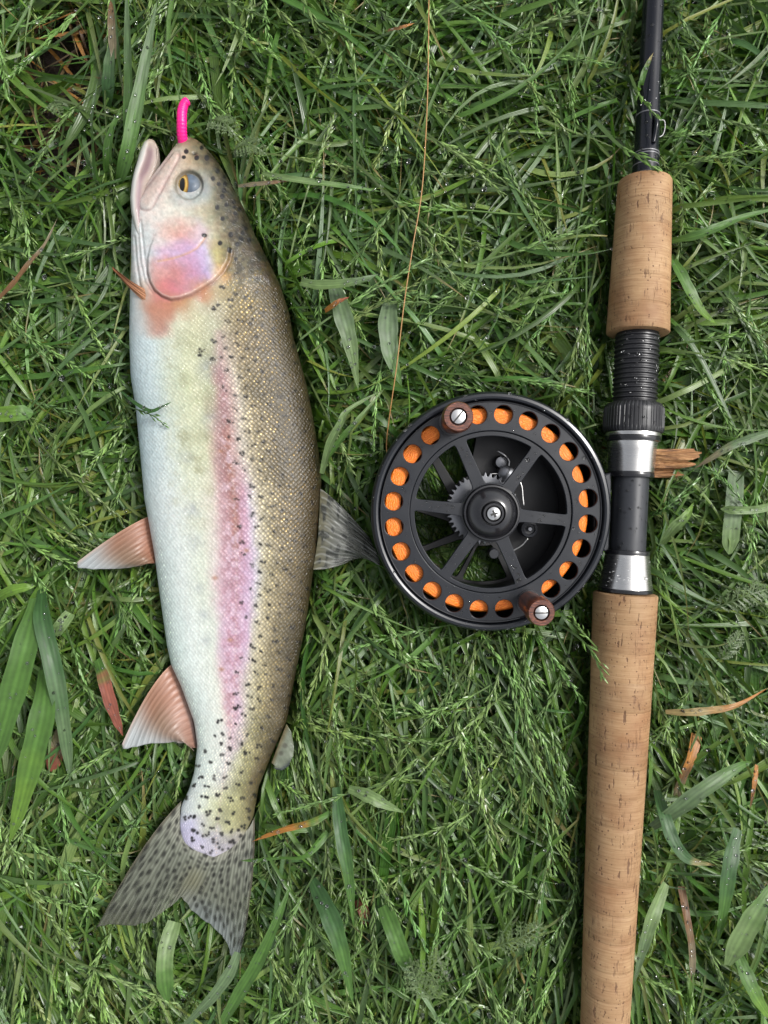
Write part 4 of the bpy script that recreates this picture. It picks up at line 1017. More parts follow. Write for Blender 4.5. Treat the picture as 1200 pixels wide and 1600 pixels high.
# ------------------------------------------------------------------ lure, line, wood chip
def build_small():
    # pink soft worm in the trout's upper lip
    pth = spline([P(288, 232, .033), P(284.5, 212, .0375), P(284, 192, .040), P(284.5, 174, .0405), P(288.5, 162, .041), P(295, 157, .0415)], 90)
    t = np.linspace(0, 1, 90)
    rad = np.interp(t, [0, .1, .6, .8, .95, 1], [6.8, 8.2, 7.9, 7.3, 6.6, 3.4]) * S * (1 + .028 * np.sin(t * 2 * np.pi * 20))
    o = tube('pink_worm', pth, rad, M['pink'], n=24); tag(o, 'bright pink ribbed soft worm lure sticking out of the trout\'s mouth', 'lure')
    # fishing line to the reel
    lp = spline([P(671, -60, .040), P(670, 0, .040), P(668, 150, .040), P(660, 290, .0405), P(645, 385, .040), P(632, 470, .039), P(620, 570, .036), P(610, 640, .033), P(604, 690, .030), P(606, 720, .030)], 140)
    lp[:, 2] += .0006 * np.sin(np.linspace(0, 19, 140))
    o = tube('fishing_line', lp, .00029, M['line'], n=8); tag(o, 'thin tan line running from the top down to the reel', 'fishing line')
    # splintered wood chip beside the seat
    def chip(name, x0, x1, y0, y1, z0, z1, jag, rot, parent):
        nx, ny = 34, 16
        gx, gy = np.meshgrid(np.linspace(0, 1, nx), np.linspace(0, 1, ny), indexing='ij')
        jx = (vnoise(gy * 9 + 3, gy * 0 + jag, 5) - .5) * .35 * smooth(.6, 1, gx)
        px = x0 + (x1 - x0) * (gx + jx); py = y0 + (y1 - y0) * gy + rot * gx
        ridge = (vnoise(gy * 7 + jag, gx * 1.2, 12) - .5) * .0035
        z = z0 + (z1 - z0) * gx + ridge
        top_ = np.stack([(px - 600) * kz(z0), (800 - py) * kz(z0), z], -1).reshape(-1, 3)
        bot = top_ - np.array([0, 0, .006]); N = nx * ny; nq = grid_quads(nx, ny)
        bd = np.concatenate([np.arange(ny), np.arange(1, nx) * ny + ny - 1, (nx - 1) * ny + np.arange(ny - 2, -1, -1), np.arange(nx - 2, 0, -1) * ny])
        side = np.stack([bd, np.roll(bd, -1), np.roll(bd, -1) + N, bd + N], -1)
        return make_mesh(name, np.concatenate([top_, bot]), np.concatenate([nq[:, ::-1], nq + N, side]), None, M['chip'], parent, smooth_shade=False)
    r = chip('wood_chip', 1008, 1080, 702, 731, .036, .040, 1.0, 0, None)
    tag(r, 'splintered orange-brown wood chip poking out behind the reel seat', 'wood chip')
    chip('splinter', 1008, 1058, 730, 746, .033, .0345, 4.0, 0, r)
build_small()

# ------------------------------------------------------------------ single broad blades, dead leaves, feathery leaves
G = {'green': (0.075, 0.165, 0.030), 'deep': (0.040, 0.105, 0.028), 'pale': (0.155, 0.235, 0.085), 'grey': (0.105, 0.165, 0.075), 'lime': (0.13, 0.24, 0.03),
     'straw': (0.36, 0.27, 0.12), 'brown': (0.17, 0.085, 0.035), 'orange': (0.40, 0.17, 0.04), 'rust': (0.27, 0.085, 0.055), 'dull': (0.20, 0.165, 0.10)}
BROAD_PTS = []
def wide_blade(name, label, cat, pts, w, c0, c1=None, twist=0.0, fold=0.22, split=0.6, soft=0.25, tail=0.75, base=0.55, n=44):
    """pts: (px, py, z); w: widest in photo px"""
    up = .005 if pts[0][1] < 330 and pts[0][0] < 220 else .002
    c = np.array([P(q[0], q[1], q[2] + up) for q in pts]); c = spline(c, n)
    tg = np.gradient(c, axis=0); tg /= np.linalg.norm(tg, axis=1, keepdims=True)
    t = np.linspace(0, 1, n)
    wd = w * S * np.where(t < .35, base + (1 - base) * np.sin(t / .35 * np.pi / 2), np.clip(1 - ((t - .35) / .65) ** (2.0 / tail * .75), 0.02, 1))
    wd *= 1 + 0.05 * np.sin(t * 23 + w)
    if tail >= 1.4: wd = w * S * np.clip(np.minimum(.85 + t, 1) * np.clip((1 - t) * 5, 0.05, 1) ** .6, .05, 1)
    side = np.cross(tg, [0, 0, 1.0]); side /= np.linalg.norm(side, axis=1, keepdims=True) + 1e-9
    nor = np.cross(side, tg)
    tw = twist * np.sin(t * 3.0)
    s2 = side * np.cos(tw)[:, None] + nor * np.sin(tw)[:, None]; n2 = np.cross(s2, tg)
    a = np.linspace(-1, 1, 9)
    v = c[:, None] + s2[:, None] * (a[None, :, None] * wd[:, None, None] / 2) + n2[:, None] * ((np.abs(a) ** 1.5)[None, :, None] * fold * wd[:, None, None] / 2)
    v = v + np.array([0, 0, 1.0]) * (.00012 * np.sin(a * 5)[None, :, None] * np.sin(t * 31)[:, None, None])
    q0 = np.array(G[c0]); q1 = np.array(G[c1 or c0])
    m = smooth(split - soft, split + soft, t + .06 * np.sin(t * 40))[:, None, None]
    cc = np.broadcast_to(q0 * (1 - m) + q1 * m, v.shape)
    mot = fnoise(t[:, None] * 16 + w + np.zeros(9), a[None] * 1.6 + 7 + np.zeros((n, 1)), 51, 3)[..., None]
    cc = cc * (.82 + .36 * mot) * np.where(np.abs(a) < .06, 1.25, 1.0)[None, :, None]
    buv = np.stack([np.broadcast_to((a + 1) / 2, (n, 9)), np.broadcast_to(t[:, None], (n, 9)), np.zeros((n, 9))], -1)
    BROAD_PTS.append(v[4:-4, 2:7].reshape(-1, 3)[::2] + np.array([0, 0, .0001]))
    o = make_mesh(name, v.reshape(-1, 3), grid_quads(n, 9), None, M['broad'], None, {'col': cc.reshape(-1, 3), 'buv': buv.reshape(-1, 3)})
    return tag(o, label, cat)
def broad_blades():
    B = 'broad_blade'; c = 'grass blade'
    W = wide_blade
    W(B, 'tall grey-green blade standing left of the pink worm, running off the top edge', c, [(196, 308, .012), (200, 240, .030), (202, 150, .036), (200, 60, .038), (197, -30, .036)], 22, 'green', 'grey', .5)
    W(B, 'broad blade with a white cluster of dew, crossing beside the trout\'s open mouth', c, [(178, 312, .012), (196, 250, .034), (212, 170, .039), (230, 80, .040), (246, 0, .036)], 22, 'green', 'grey', -.4)
    W(B, 'short bright blade growing up beside the lower jaw of the trout', c, [(184, 310, .010), (170, 260, .026), (172, 215, .034), (188, 170, .036)], 20, 'green', 'green', .3)
    W(B, 'narrow twisted blade with a pale crease, leftmost of the clump by the jaw', c, [(172, 318, .010), (152, 278, .026), (147, 230, .030), (145, 180, .036), (152, 128, .034)], 20, 'green', 'grey', 1.0)
    W(B, 'dark dewy blade standing between the soil patch and the tall clump', c, [(168, 182, .014), (170, 140, .026), (172, 95, .030), (178, 40, .032)], 24, 'deep', 'grey', .2)
    W(B, 'brown withered blade tip at the top of the soil patch', c, [(178, 92, .030), (176, 55, .033), (174, 18, .034), (173, 0, .034)], 15, 'dull', 'brown', .3)
    W(B, 'widest flat blade running down the left edge from below the white finned belly', c, [(58, 935, .030), (40, 1010, .042), (20, 1085, .042), (0, 1160, .038), (-20, 1230, .03)], 41, 'green', 'green', .15, fold=.12)
    W(B, 'long tapering blade with a pale band, pointing down to the lower left edge', c, [(72, 1045, .032), (68, 1110, .044), (52, 1180, .044), (32, 1260, .040), (14, 1320, .034)], 39, 'green', 'lime', .1, fold=.15)
    W(B, 'bent blade with a tan crease beside the widest left-hand blade', c, [(66, 920, .026), (66, 965, .038), (80, 1030, .043), (95, 1105, .041), (106, 1180, .034), (110, 1225, .028)], 28, 'deep', 'grey', .5, fold=.2)
    W(B, 'short shiny blade stub between the pelvic fin and the long left blades', c, [(110, 958, .034), (97, 975, .038), (84, 992, .036)], 20, 'pale', 'pale', .1, tail=1.6)
    W(B, 'bright yellow-green blade entering from the left edge near the belly', c, [(-30, 650, .036), (0, 648, .040), (30, 646, .040), (52, 644, .036)], 25, 'lime', 'green', .1, tail=1.4)
    W(B, 'lime blade curving in from the left edge just below the pelvic fin', c, [(-10, 938, .034), (15, 924, .041), (38, 918, .042), (56, 916, .040)], 17, 'lime', 'lime', .2)
    W(B, 'curled pale blade lying right of the trout\'s shoulder', c, [(470, 441, .034), (500, 446, .040), (535, 444, .044), (565, 438, .044), (592, 428, .040)], 20, 'pale', 'grey', .5)
    W(B, 'faded flat blade hanging down from the curled pale blade', c, [(520, 440, .030), (535, 490, .034), (548, 540, .032), (560, 610, .026)], 30, 'grey', 'pale', .1, fold=.1)
    W(B, 'wide dull blade half hidden under the fishing line', c, [(612, 455, .026), (606, 510, .032), (612, 560, .032), (628, 605, .028)], 32, 'grey', 'green', .2, fold=.1)
    W(B, 'pale slim blade arching over the grass from the dorsal fin towards the reel', c, [(503, 740, .036), (514, 697, .044), (532, 662, .047), (545, 640, .046), (600, 608, .042)], 13, 'pale', 'pale', .3)
    W(B, 'second slim blade beside the dorsal fin, lower and greener', c, [(502, 728, .036), (530, 690, .040), (560, 655, .042), (602, 606, .038)], 10, 'green', 'pale', .3)
    W(B, 'long pale blade with a pointed tip lying right of the trout\'s head', c, [(410, 271, .034), (450, 279, .041), (500, 286, .042), (555, 293, .040), (600, 300, .034)], 11, 'pale', 'green', .2)
    W('dry_blade', 'thin brown blade with a frayed tip pointing at the trout\'s eye', c, [(372, 291, .036), (400, 288, .039), (430, 285, .040), (455, 282, .038)], 8, 'dull', 'brown', .2)
    W(B, 'broad blade curling under the notch of the tail fin', c, [(273, 1440, .032), (260, 1480, .038), (257, 1520, .040), (262, 1565, .036)], 26, 'pale', 'green', .4, tail=1.5)
    W(B, 'long greyish blade sweeping down left from the lower tail tip', c, [(372, 1488, .0385), (358, 1520, .040), (333, 1555, .040), (305, 1585, .038), (270, 1620, .034)], 20, 'grey', 'grey', .3)
    W(B, 'long green blade rising diagonally to the right of the tail fin', c, [(340, 1610, .030), (375, 1550, .038), (402, 1505, .041), (432, 1440, .041), (458, 1372, .036)], 21, 'green', 'green', .2)
    W(B, 'bright blade with a pointed tip touching the right lobe of the tail', c, [(512, 1300, .034), (490, 1325, .040), (470, 1338, .043), (435, 1339, .043), (400, 1343, .042), (376, 1345, .041)], 18, 'green', 'green', .9)
    W('dry_blade', 'orange and green withered blade pointing at the base of the tail', c, [(515, 1270, .034), (490, 1283, .039), (455, 1292, .040), (425, 1302, .038), (394, 1315, .035)], 15, 'green', 'orange', .5, split=.35, soft=.2)
    W('dry_blade', 'reddish dead blade hanging between the pelvic and anal fins', c, [(152, 1030, .030), (162, 1060, .036), (172, 1095, .037), (184, 1130, .034), (192, 1150, .03)], 21, 'green', 'rust', .1, split=.22, soft=.12, fold=.1)
    W('dry_blade', 'tan dead leaf half buried left of the anal fin', c, [(98, 1140, .024), (90, 1170, .028), (78, 1205, .026)], 26, 'dull', 'rust', .1, tail=2.0, fold=.05)
    W('dry_blade', 'brown dry stalk slanting in from the left edge beside the gill', c, [(-10, 474, .040), (20, 444, .042), (45, 412, .042), (70, 382, .040), (90, 340, .036)], 9, 'brown', 'dull', .2)
    W(B, 'dark straight blade in the centre bottom pointing down between tail and grip', c, [(525, 1230, .030), (533, 1300, .040), (545, 1370, .042), (553, 1450, .036)], 22, 'deep', 'green', .1)
    W(B, 'wide blade with dew pointing down left of the centre bottom', c, [(488, 1375, .030), (515, 1430, .040), (535, 1490, .042), (552, 1570, .036)], 30, 'deep', 'green', .1, fold=.12)
    W(B, 'flat green blade stub standing right of the dewy bottom blade', c, [(600, 1415, .028), (615, 1455, .035), (628, 1490, .036), (640, 1512, .034)], 27, 'green', 'green', .1, tail=2.5, fold=.1)
    W(B, 'pale whitish blade lying across the lower middle of the grass', c, [(545, 1232, .036), (575, 1243, .040), (600, 1256, .040), (632, 1270, .034)], 20, 'pale', 'pale', .2)
    W(B, 'bright green blade hanging right of the upper cork grip', c, [(1046, 398, .030), (1062, 425, .040), (1078, 456, .042), (1098, 488, .040), (1122, 508, .034)], 21, 'green', 'lime', .3)
    W(B, 'slim blade pointing right from the side of the upper cork grip', c, [(1046, 377, .034), (1085, 369, .041), (1120, 356, .043), (1165, 338, .040), (1230, 322, .034)], 15, 'green', 'green', .3)
    W(B, 'yellow-tipped blade lying over the black rod near the top', c, [(994, 146, .034), (1001, 132, .044), (1007, 112, .0455), (1014, 96, .0452), (1021, 82, .0445)], 9, 'green', 'straw', .2, split=.8, soft=.2)
    W(B, 'greyish torn blade pointing at the wood chip from the right edge', c, [(1215, 672, .036), (1170, 686, .042), (1140, 697, .043), (1110, 716, .040), (1082, 734, .034)], 15, 'grey', 'dull', .4)
    W(B, 'pale horizontal blade entering from the right edge level with the reel', c, [(1210, 790, .036), (1180, 796, .040), (1150, 797, .041), (1126, 795, .038)], 13, 'pale', 'pale', .2, tail=1.4)
    W(B, 'wide faded vertical blade under the pale horizontal one', c, [(1150, 740, .028), (1146, 790, .034), (1142, 830, .034), (1140, 866, .030)], 30, 'grey', 'pale', .1, tail=2.0, fold=.1)
    W(B, 'twisted leafy blade with a yellow patch below the wood chip', c, [(1034, 850, .030), (1052, 826, .038), (1072, 806, .040), (1084, 785, .036)], 17, 'pale', 'lime', .3)
    W(B, 'long curved blade with a tan edge and dewdrops right of the lower grip', c, [(1026, 1235, .030), (1038, 1275, .040), (1050, 1310, .043), (1075, 1342, .043), (1118, 1352, .038)], 23, 'deep', 'straw', .3, split=.86, soft=.15)
    W(B, 'broad pale blade crossing rightwards above the curved dewy blade', c, [(1018, 1292, .034), (1060, 1262, .042), (1100, 1232, .044), (1150, 1200, .040), (1176, 1190, .034)], 25, 'grey', 'green', .2)
    W(B, 'tall dark blade with a yellow rim and dewdrops, near the lower right corner', c, [(1152, 1295, .036), (1140, 1350, .043), (1132, 1410, .042), (1120, 1480, .036)], 27, 'deep', 'green', .1, fold=.15)
    W(B, 'large smooth blade pointing up out of the lower right edge', c, [(1136, 1508, .040), (1150, 1480, .045), (1172, 1440, .046), (1198, 1400, .044), (1230, 1350, .038)], 33, 'pale', 'green', .2, base=.3)
    W(B, 'bright folded leaf in the lower right corner', c, [(1152, 1490, .034), (1168, 1530, .040), (1186, 1565, .040), (1210, 1600, .034)], 26, 'green', 'lime', .4)
    W(B, 'pale flat blade tucked against the right side of the lower cork grip', c, [(1040, 1380, .030), (1022, 1425, .038), (1006, 1475, .038), (990, 1540, .034)], 24, 'pale', 'grey', .1)
    W('dry_blade', 'straw blade with an orange middle, right of the lower grip\'s upper half', c, [(1040, 1112, .036), (1075, 1113, .041), (1110, 1110, .042), (1150, 1102, .042), (1200, 1075, .036)], 12, 'straw', 'orange', .3)
    W('dry_blade', 'crumpled orange-brown dead leaf right of the lower cork grip', c, [(1088, 1148, .024), (1078, 1185, .028), (1062, 1222, .027), (1056, 1250, .022)], 22, 'orange', 'dull', .5, tail=1.8)
    W('dry_blade', 'brown broken stem standing near the bottom edge right of the grip', c, [(1064, 1385, .026), (1072, 1430, .032), (1080, 1480, .033), (1082, 1535, .028)], 14, 'brown', 'dull', .4, tail=1.5)
    W('dry_blade', 'slim orange-brown dry leaf by the right edge', c, [(1182, 1195, .034), (1178, 1225, .038), (1172, 1265, .034)], 10, 'orange', 'brown', .3)
    W('dry_blade', 'small curled orange leaf near the faded blade right of the trout', c, [(508, 486, .038), (520, 478, .043), (532, 470, .044), (546, 464, .040)], 11, 'orange', 'rust', .5)
    W('dry_blade', 'brown dead tip between the fishing line and the top edge', c, [(606, 48, .034), (625, 44, .039), (648, 36, .038)], 9, 'brown', 'orange', .4)
    W('dry_blade', 'small dark red leaf scrap in the gap below the centre', c, [(560, 1405, .020), (568, 1425, .024), (574, 1445, .020)], 18, 'rust', 'brown', .4, tail=2)
broad_blades()

def feather_leaf(label, px, py, ang, L, z, colr):
    L *= 1.05
    """finely divided leaf: rib with paired leaflets, each leaflet with side lobes"""
    v, q, cc, bu = [], [], [], []
    r = np.random.default_rng(int(px))
    def strip(a, b, w):
        d = b - a; n_ = np.array([-d[1], d[0], 0]); n_ = n_ / (np.linalg.norm(n_) + 1e-9) * w
        o = len(v); m = a + d * .45 + np.array([0, 0, w * .8])
        v.extend([a - n_ * .6, a + n_ * .6, m + n_, b, m - n_]); q.append([o, o + 4, o + 2, o + 1]); q.append([o + 4, o + 3, o + 3, o + 2])
        c_ = np.array(colr) * r.uniform(.75, 1.25); cc.extend([c_] * 5); bu.extend([[0, 0, 0], [1, 0, 0], [1, .5, 0], [.5, 1, 0], [0, .5, 0]])
    L *= S; base = np.array(P(px, py, z)); a = math.radians(ang); u = np.array([math.cos(a), math.sin(a), 0])
    cur = lambda t: base + u * L * t + np.array([-u[1], u[0], 0]) * L * .12 * math.sin(t * 2.6) + np.array([0, 0, .010 * math.sin(t * 2.5)])
    for i in range(12): strip(cur(i / 12), cur((i + 1.2) / 12), .0005)
    for i in range(10):
        t = .12 + .86 * i / 10
        for sd in (-1, 1):
            le = L * (.24 * math.sin(math.pi * min(t * .85 + .15, 1)) + .05) * r.uniform(.8, 1.15)
            b = a + sd * math.radians(r.uniform(48, 66)); du = np.array([math.cos(b), math.sin(b), r.uniform(-.1, .35)])
            p0 = cur(t); strip(p0, p0 + du * le, .0004)
            for j in range(3):
                f = .3 + .25 * j
                for s2 in (-1, 1):
                    e = b + s2 * math.radians(r.uniform(30, 55)); dv = np.array([math.cos(e), math.sin(e), r.uniform(0, .4)])
                    strip(p0 + du * le * f, p0 + du * le * f + dv * le * .26, .00034)
    qa = np.array(q); tr = np.array([x[:3] for x in q if x[2] == x[1] or x[1] == x[2]]).reshape(-1, 3)
    quads_ = np.array([x for x in q if len(set(x)) == 4]); tris_ = np.array([[x[0], x[1], x[3]] for x in q if len(set(x)) == 3])
    o = make_mesh('feathery_leaf', np.array(v), quads_, tris_, M['grass'], None, {'col': np.array(cc), 'buv': np.array(bu)})
    tag(o, label, 'leaf')
fc = (0.115, 0.17, 0.065)
feather_leaf('feathery grey-green leaf behind the top of the trout\'s head', 322, 190, -40, 70, .030, fc)
feather_leaf('feathery leaf beside the trout\'s forehead, pointing right', 360, 240, -15, 62, .030, fc)
feather_leaf('feathery leaf at the right edge beside the lower cork grip\'s top', 1112, 952, 20, 84, .036, fc)
feather_leaf('feathery leaf above the curved dewy blade near the right edge', 1120, 1035, 60, 60, .036, fc)
feather_leaf('pale feathery leaf near the lower right corner', 1160, 1370, -70, 60, .036, fc)
feather_leaf('feathery leaf at the bottom edge, left one of the bottom pair', 630, 1540, 40, 96, .034, fc)
feather_leaf('feathery leaf at the bottom edge, right one of the bottom pair', 690, 1560, 120, 90, .036, fc)
feather_leaf('feathery leaf among seed heads left of the lower cork grip', 770, 1480, 30, 90, .032, fc)
feather_leaf('small feathery leaf on the bare soil at the upper left', 82, 160, -60, 50, .018, fc)

# ------------------------------------------------------------------ the grass
GX0, GY0, GD = -0.5, -0.62, 0.0015
def limit_map():
    """height the grass may reach, pressed down under the things lying on it"""
    nx, ny = int(1.0 / GD), int(1.24 / GD)
    X, Y = np.meshgrid(GX0 + GD * np.arange(nx), GY0 + GD * np.arange(ny), indexing='ij')
    full = np.full(X.shape, 0.05)
    def world(poly, z): return [P(a, b, z)[:2] for a, b in poly]
    out = full
    t = np.linspace(0, 2 * np.pi, 60)
    reel = [(767 + 189 * math.cos(a), 800 - 189 * math.sin(a)) for a in t]
    jobs = [(world(FISH_MASK, ZF), .008, 8), (world(ROD_MASK, ZD), .011, 10), (world(reel, .040), .011, 9.0)] + [(world(f, ZF), .022, 1.5) for f in FIN_MASKS]
    for poly, z0, sl in jobs:
        m = in_poly(X, Y, poly)
        d = np.where(m, 0, 9.0)
        for _ in range(9):
            for ax in (0, 1):
                for sh in (1, -1): d = np.minimum(d, np.roll(d, sh, ax) + GD)
            for a_ in (1, -1):
                for b_ in (1, -1): d = np.minimum(d, np.roll(np.roll(d, a_, 0), b_, 1) + GD * 1.414)
        out = np.minimum(out, z0 + sl * d)
    return out
LIM = limit_map()
def zlim(x, y):
    i = np.clip(((x - GX0) / GD).round().astype(int), 0, LIM.shape[0] - 1); j = np.clip(((y - GY0) / GD).round().astype(int), 0, LIM.shape[1] - 1)
    return LIM[i, j]
def canopy(x, y): return 0.030 + 0.014 * (fnoise(x * 16 + 31, y * 16 + 17, 61, 3) - .5) * 2 * .6
SOIL = [((95, 85), 85, .93), ((70, 200), 62, .85), ((105, 255), 60, .9), ((400, 40), 55, .5), ((370, 170), 50, .45), ((265, 1225), 60, .45), ((225, 1010), 40, .4), ((770, 1420), 45, .4), ((1090, 1400), 70, .35), ((640, 40), 40, .3)]
def scatter(n, inner):
    if inner:
        x = rng.uniform(-.255, .255, n); y = rng.uniform(-.325, .325, n)
        if n > 2000:
            kc = 620; c = np.stack([rng.uniform(-.26, .26, kc), rng.uniform(-.33, .33, kc)], -1); pick = rng.integers(0, kc, n)
            m_ = rng.random(n) < .62; sg = rng.uniform(.003, .008, kc)[pick]
            x = np.where(m_, c[pick, 0] + rng.normal(0, 1, n) * sg, x); y = np.where(m_, c[pick, 1] + rng.normal(0, 1, n) * sg, y)
    elif inner is None: pass
    else:
        x = rng.uniform(-.72, .72, n); y = rng.uniform(-.86, .86, n)
        k = (np.abs(x) > .25) | (np.abs(y) > .32); x, y = x[k], y[k]
    px = 600 + x / kz(.015); py = 800 - y / kz(.015)
    pr = np.ones(len(x))
    for (cx, cy), r, s in SOIL: pr *= 1 - np.minimum(s, 1) * np.exp(-(((px - cx) / r) ** 2 + ((py - cy) / r) ** 2) ** 1.5)
    k = rng.random(len(x)) < pr
    return x[k], y[k]
def soilp(q):
    px = 600 + q[:, 0] / kz(.02); py = 800 - q[:, 1] / kz(.02); pr = np.ones(len(px))
    for (cx, cy), r, s in SOIL: pr *= 1 - np.minimum(s * .95, 1) * np.exp(-(((px - cx) / r / .85) ** 2 + ((py - cy) / r / .8) ** 2) ** 1.5)
    return pr
def flow(x, y, spread=1.0, rnd=.18):
    px = 600 + x / kz(.02); py = 800 - y / kz(.02); n = len(x)
    mean = np.full(n, -80.0); sp = np.full(n, 40.0)
    r = px > 1010; mean[r] = -38; sp[r] = 48
    r = (px > 420) & (px <= 1010) & (py < 620); mean[r] = -55 + 40 * (vnoise(px[r] / 170 + 5, py[r] / 170, 3) - .5) * 2; sp[r] = 75
    r = (px <= 240) & (py < 1000); mean[r] = -75 + 60 * (vnoise(px[r] / 150 + 5, py[r] / 150, 9) - .5) * 2; sp[r] = 65
    az = mean + rng.normal(0, 1, n) * sp * spread + 50 * (vnoise(px / 120 + 40, py / 120 + 40, 14) - .5)
    u = rng.random(n) < rnd; az[u] = rng.uniform(0, 360, u.sum())
    return np.radians(az)
def curves(x, y, L, az, e0, e1, p, curl, rows, zr, lift=1.0):
    n = len(x); t = np.linspace(0, 1, rows); tm = (t[1:] + t[:-1]) / 2
    e = e0[:, None] + (e1 - e0)[:, None] * tm[None] ** p[:, None]
    a = az[:, None] + curl[:, None] * tm[None]
    st = L[:, None] / (rows - 1)
    d = np.stack([np.cos(e) * np.cos(a) * st, np.cos(e) * np.sin(a) * st, np.sin(e) * st], -1)
    pts = np.concatenate([np.zeros((n, 1, 3)), np.cumsum(d, 1)], 1)
    pts[..., 0] += x[:, None]; pts[..., 1] += y[:, None]; pts[..., 2] += zr[:, None]
    can = canopy(pts[..., 0], pts[..., 1]) * lift
    z = pts[..., 2]
    z = np.where(z > 0, can * np.tanh(z / can * 1.15), z * .4) + 0.0
    zl = zlim(pts[..., 0], pts[..., 1])
    pts[..., 2] = np.where(z > zl * .7, zl * .7 + zl * .3 * np.tanh((z - zl * .7) / (zl * .3)), z)
    return pts
PAL = np.array([(0.072, 0.150, 0.036), (0.056, 0.126, 0.034), (0.060, 0.125, 0.052), (0.105, 0.195, 0.045), (0.135, 0.20, 0.085), (0.16, 0.205, 0.055)])
def pick_cols(n, pr):
    c = PAL[rng.choice(len(PAL), n, p=pr)] * rng.uniform(.75, 1.35, (n, 1)) * np.array((1.05, 1.04, .67))
    return c * rng.normal(1, .06, (n, 3))
def blades(pts, W, col, fold=.3, tip=None):
    n, rows, _ = pts.shape; t = np.linspace(0, 1, rows)
    tg = np.gradient(pts, axis=1); tg /= np.linalg.norm(tg, axis=2, keepdims=True) + 1e-12
    side = np.cross(tg, [0, 0, 1.0]); side /= np.linalg.norm(side, axis=2, keepdims=True) + 1e-9
    nor = np.cross(side, tg)
    tw = rng.normal(0, .55, n)[:, None] + rng.normal(0, .8, n)[:, None] * t[None]
    s2 = side * np.cos(tw)[..., None] + nor * np.sin(tw)[..., None]; n2 = np.cross(s2, tg)
    prof = np.where(t < .3, .7 + .3 * t / .3, np.clip(1 - ((t - .3) / .7) ** 1.9, .03, 1))
    w = W[:, None] * prof[None] / 2
    v = np.stack([pts - s2 * w[..., None] + n2 * (w * fold)[..., None], pts, pts + s2 * w[..., None] + n2 * (w * fold)[..., None]], 2)
    c = np.broadcast_to(col[:, None, None, :], v.shape).copy()
    c *= (1.08 - .16 * t)[None, :, None, None]
    if tip is not None:
        m = (smooth(.72, .98, t)[None] * tip[:, None])[..., None, None]; c = c * (1 - m) + np.array((.30, .21, .09)) * m
    buv = np.zeros(v.shape); buv[:, :, 0, 0] = 0; buv[:, :, 1, 0] = .5; buv[:, :, 2, 0] = 1; buv[..., 1] = t[None, :, None]
    q1 = grid_quads(rows, 3); q = (q1[None] + (np.arange(n) * rows * 3)[:, None, None]).reshape(-1, 4)
    return v.reshape(-1, 3), q, c.reshape(-1, 3), buv.reshape(-1, 3)
def build_grass():
    V, Q, C, U = [], [], [], []; off = 0; tops = []
    def add(b):
        nonlocal off
        v, q, c, u = b; V.append(v); Q.append(q + off); C.append(c); U.append(u); off += len(v)
    R = math.radians
    def batch(n, inner, L, W, rows, pr, e0, e1, zr, lift=1.0, spread=1.0, rnd=.18, tipp=.12, keep=False):
        x, y = scatter(n, inner); n = len(x)
        Ls = rng.uniform(*L, n) * rng.uniform(.7, 1.2, n); Ws = rng.uniform(*W, n)
        p = curves(x, y, Ls, flow(x, y, spread, rnd), np.radians(rng.uniform(*e0, n)), np.radians(rng.uniform(*e1, n)), rng.uniform(.35, .8, n), rng.normal(0, .6, n), rows, rng.uniform(*zr, n), lift)
        sp_ = np.min([soilp(p[:, int(f_ * (rows - 1))]) for f_ in (.3, .55, .8, 1)], 0); kk = rng.random(n) < sp_; p = p[kk]; Ws = Ws[kk]; n = len(p)
        add(blades(p, Ws, pick_cols(n, pr), tip=(rng.random(n) < tipp) * 1.0))
        if keep: tops.append(p)
    mid = (.30, .25, .22, .12, .07, .04); top_ = (.24, .20, .22, .16, .14, .04)
    batch(15000, True, (.025, .055), (.0009, .0020), 6, mid, (35, 85), (-20, 25), (0, .008), .8, 1.3, .35)       # low fine growth
    batch(18500, True, (.036, .078), (.0012, .0027), 8, mid, (35, 80), (-30, 8), (0, .016), 1.0, keep=True)        # main layer
    batch(4200, True, (.045, .090), (.0019, .0038), 9, top_, (30, 70), (-25, 5), (.004, .020), 1.12, keep=True)      # broader blades
    batch(2600, True, (.045, .095), (.0013, .0030), 9, top_, (25, 65), (-18, 8), (.014, .026), 1.25, .8, .12, keep=True)   # uppermost
    batch(500, True, (.07, .12), (.0040, .0070), 10, mid, (30, 65), (-20, 4), (.002, .012), 1.05)                   # broad
    batch(17000, False, (.05, .10), (.0018, .0038), 6, mid, (30, 75), (-25, 8), (0, .018), 1.05)
    # dead and yellowing blades low in the sward
    x, y = scatter(1500, True); xs = P(95, 130, 0); x = np.concatenate([x, rng.normal(xs[0], .022, 90)]); y = np.concatenate([y, rng.normal(xs[1], .03, 90)]); n = len(x)
    p = curves(x, y, rng.uniform(.02, .06, n), rng.uniform(0, 6.28, n), np.radians(rng.uniform(5, 50, n)), np.radians(rng.uniform(-30, 10, n)), rng.uniform(.4, .9, n), rng.normal(0, .7, n), 7, rng.uniform(0, .014, n), .9)
    dc = np.array([(.30, .21, .10), (.16, .085, .035), (.33, .16, .045), (.22, .16, .10), (.22, .24, .05)])[rng.choice(5, n, p=[.2, .3, .15, .2, .15])] * rng.uniform(.6, 1.2, (n, 1))
    add(blades(p, rng.uniform(.0007, .0022, n), dc))
    g = make_mesh('grass', np.concatenate(V), np.concatenate(Q), None, M['grass'], None, {'col': np.concatenate(C), 'buv': np.concatenate(U)})
    tag(g, 'dense wet green meadow grass covering the soil', 'grass', kind='stuff')
    return np.concatenate([q[:, 3:].reshape(-1, 3) for q in tops])

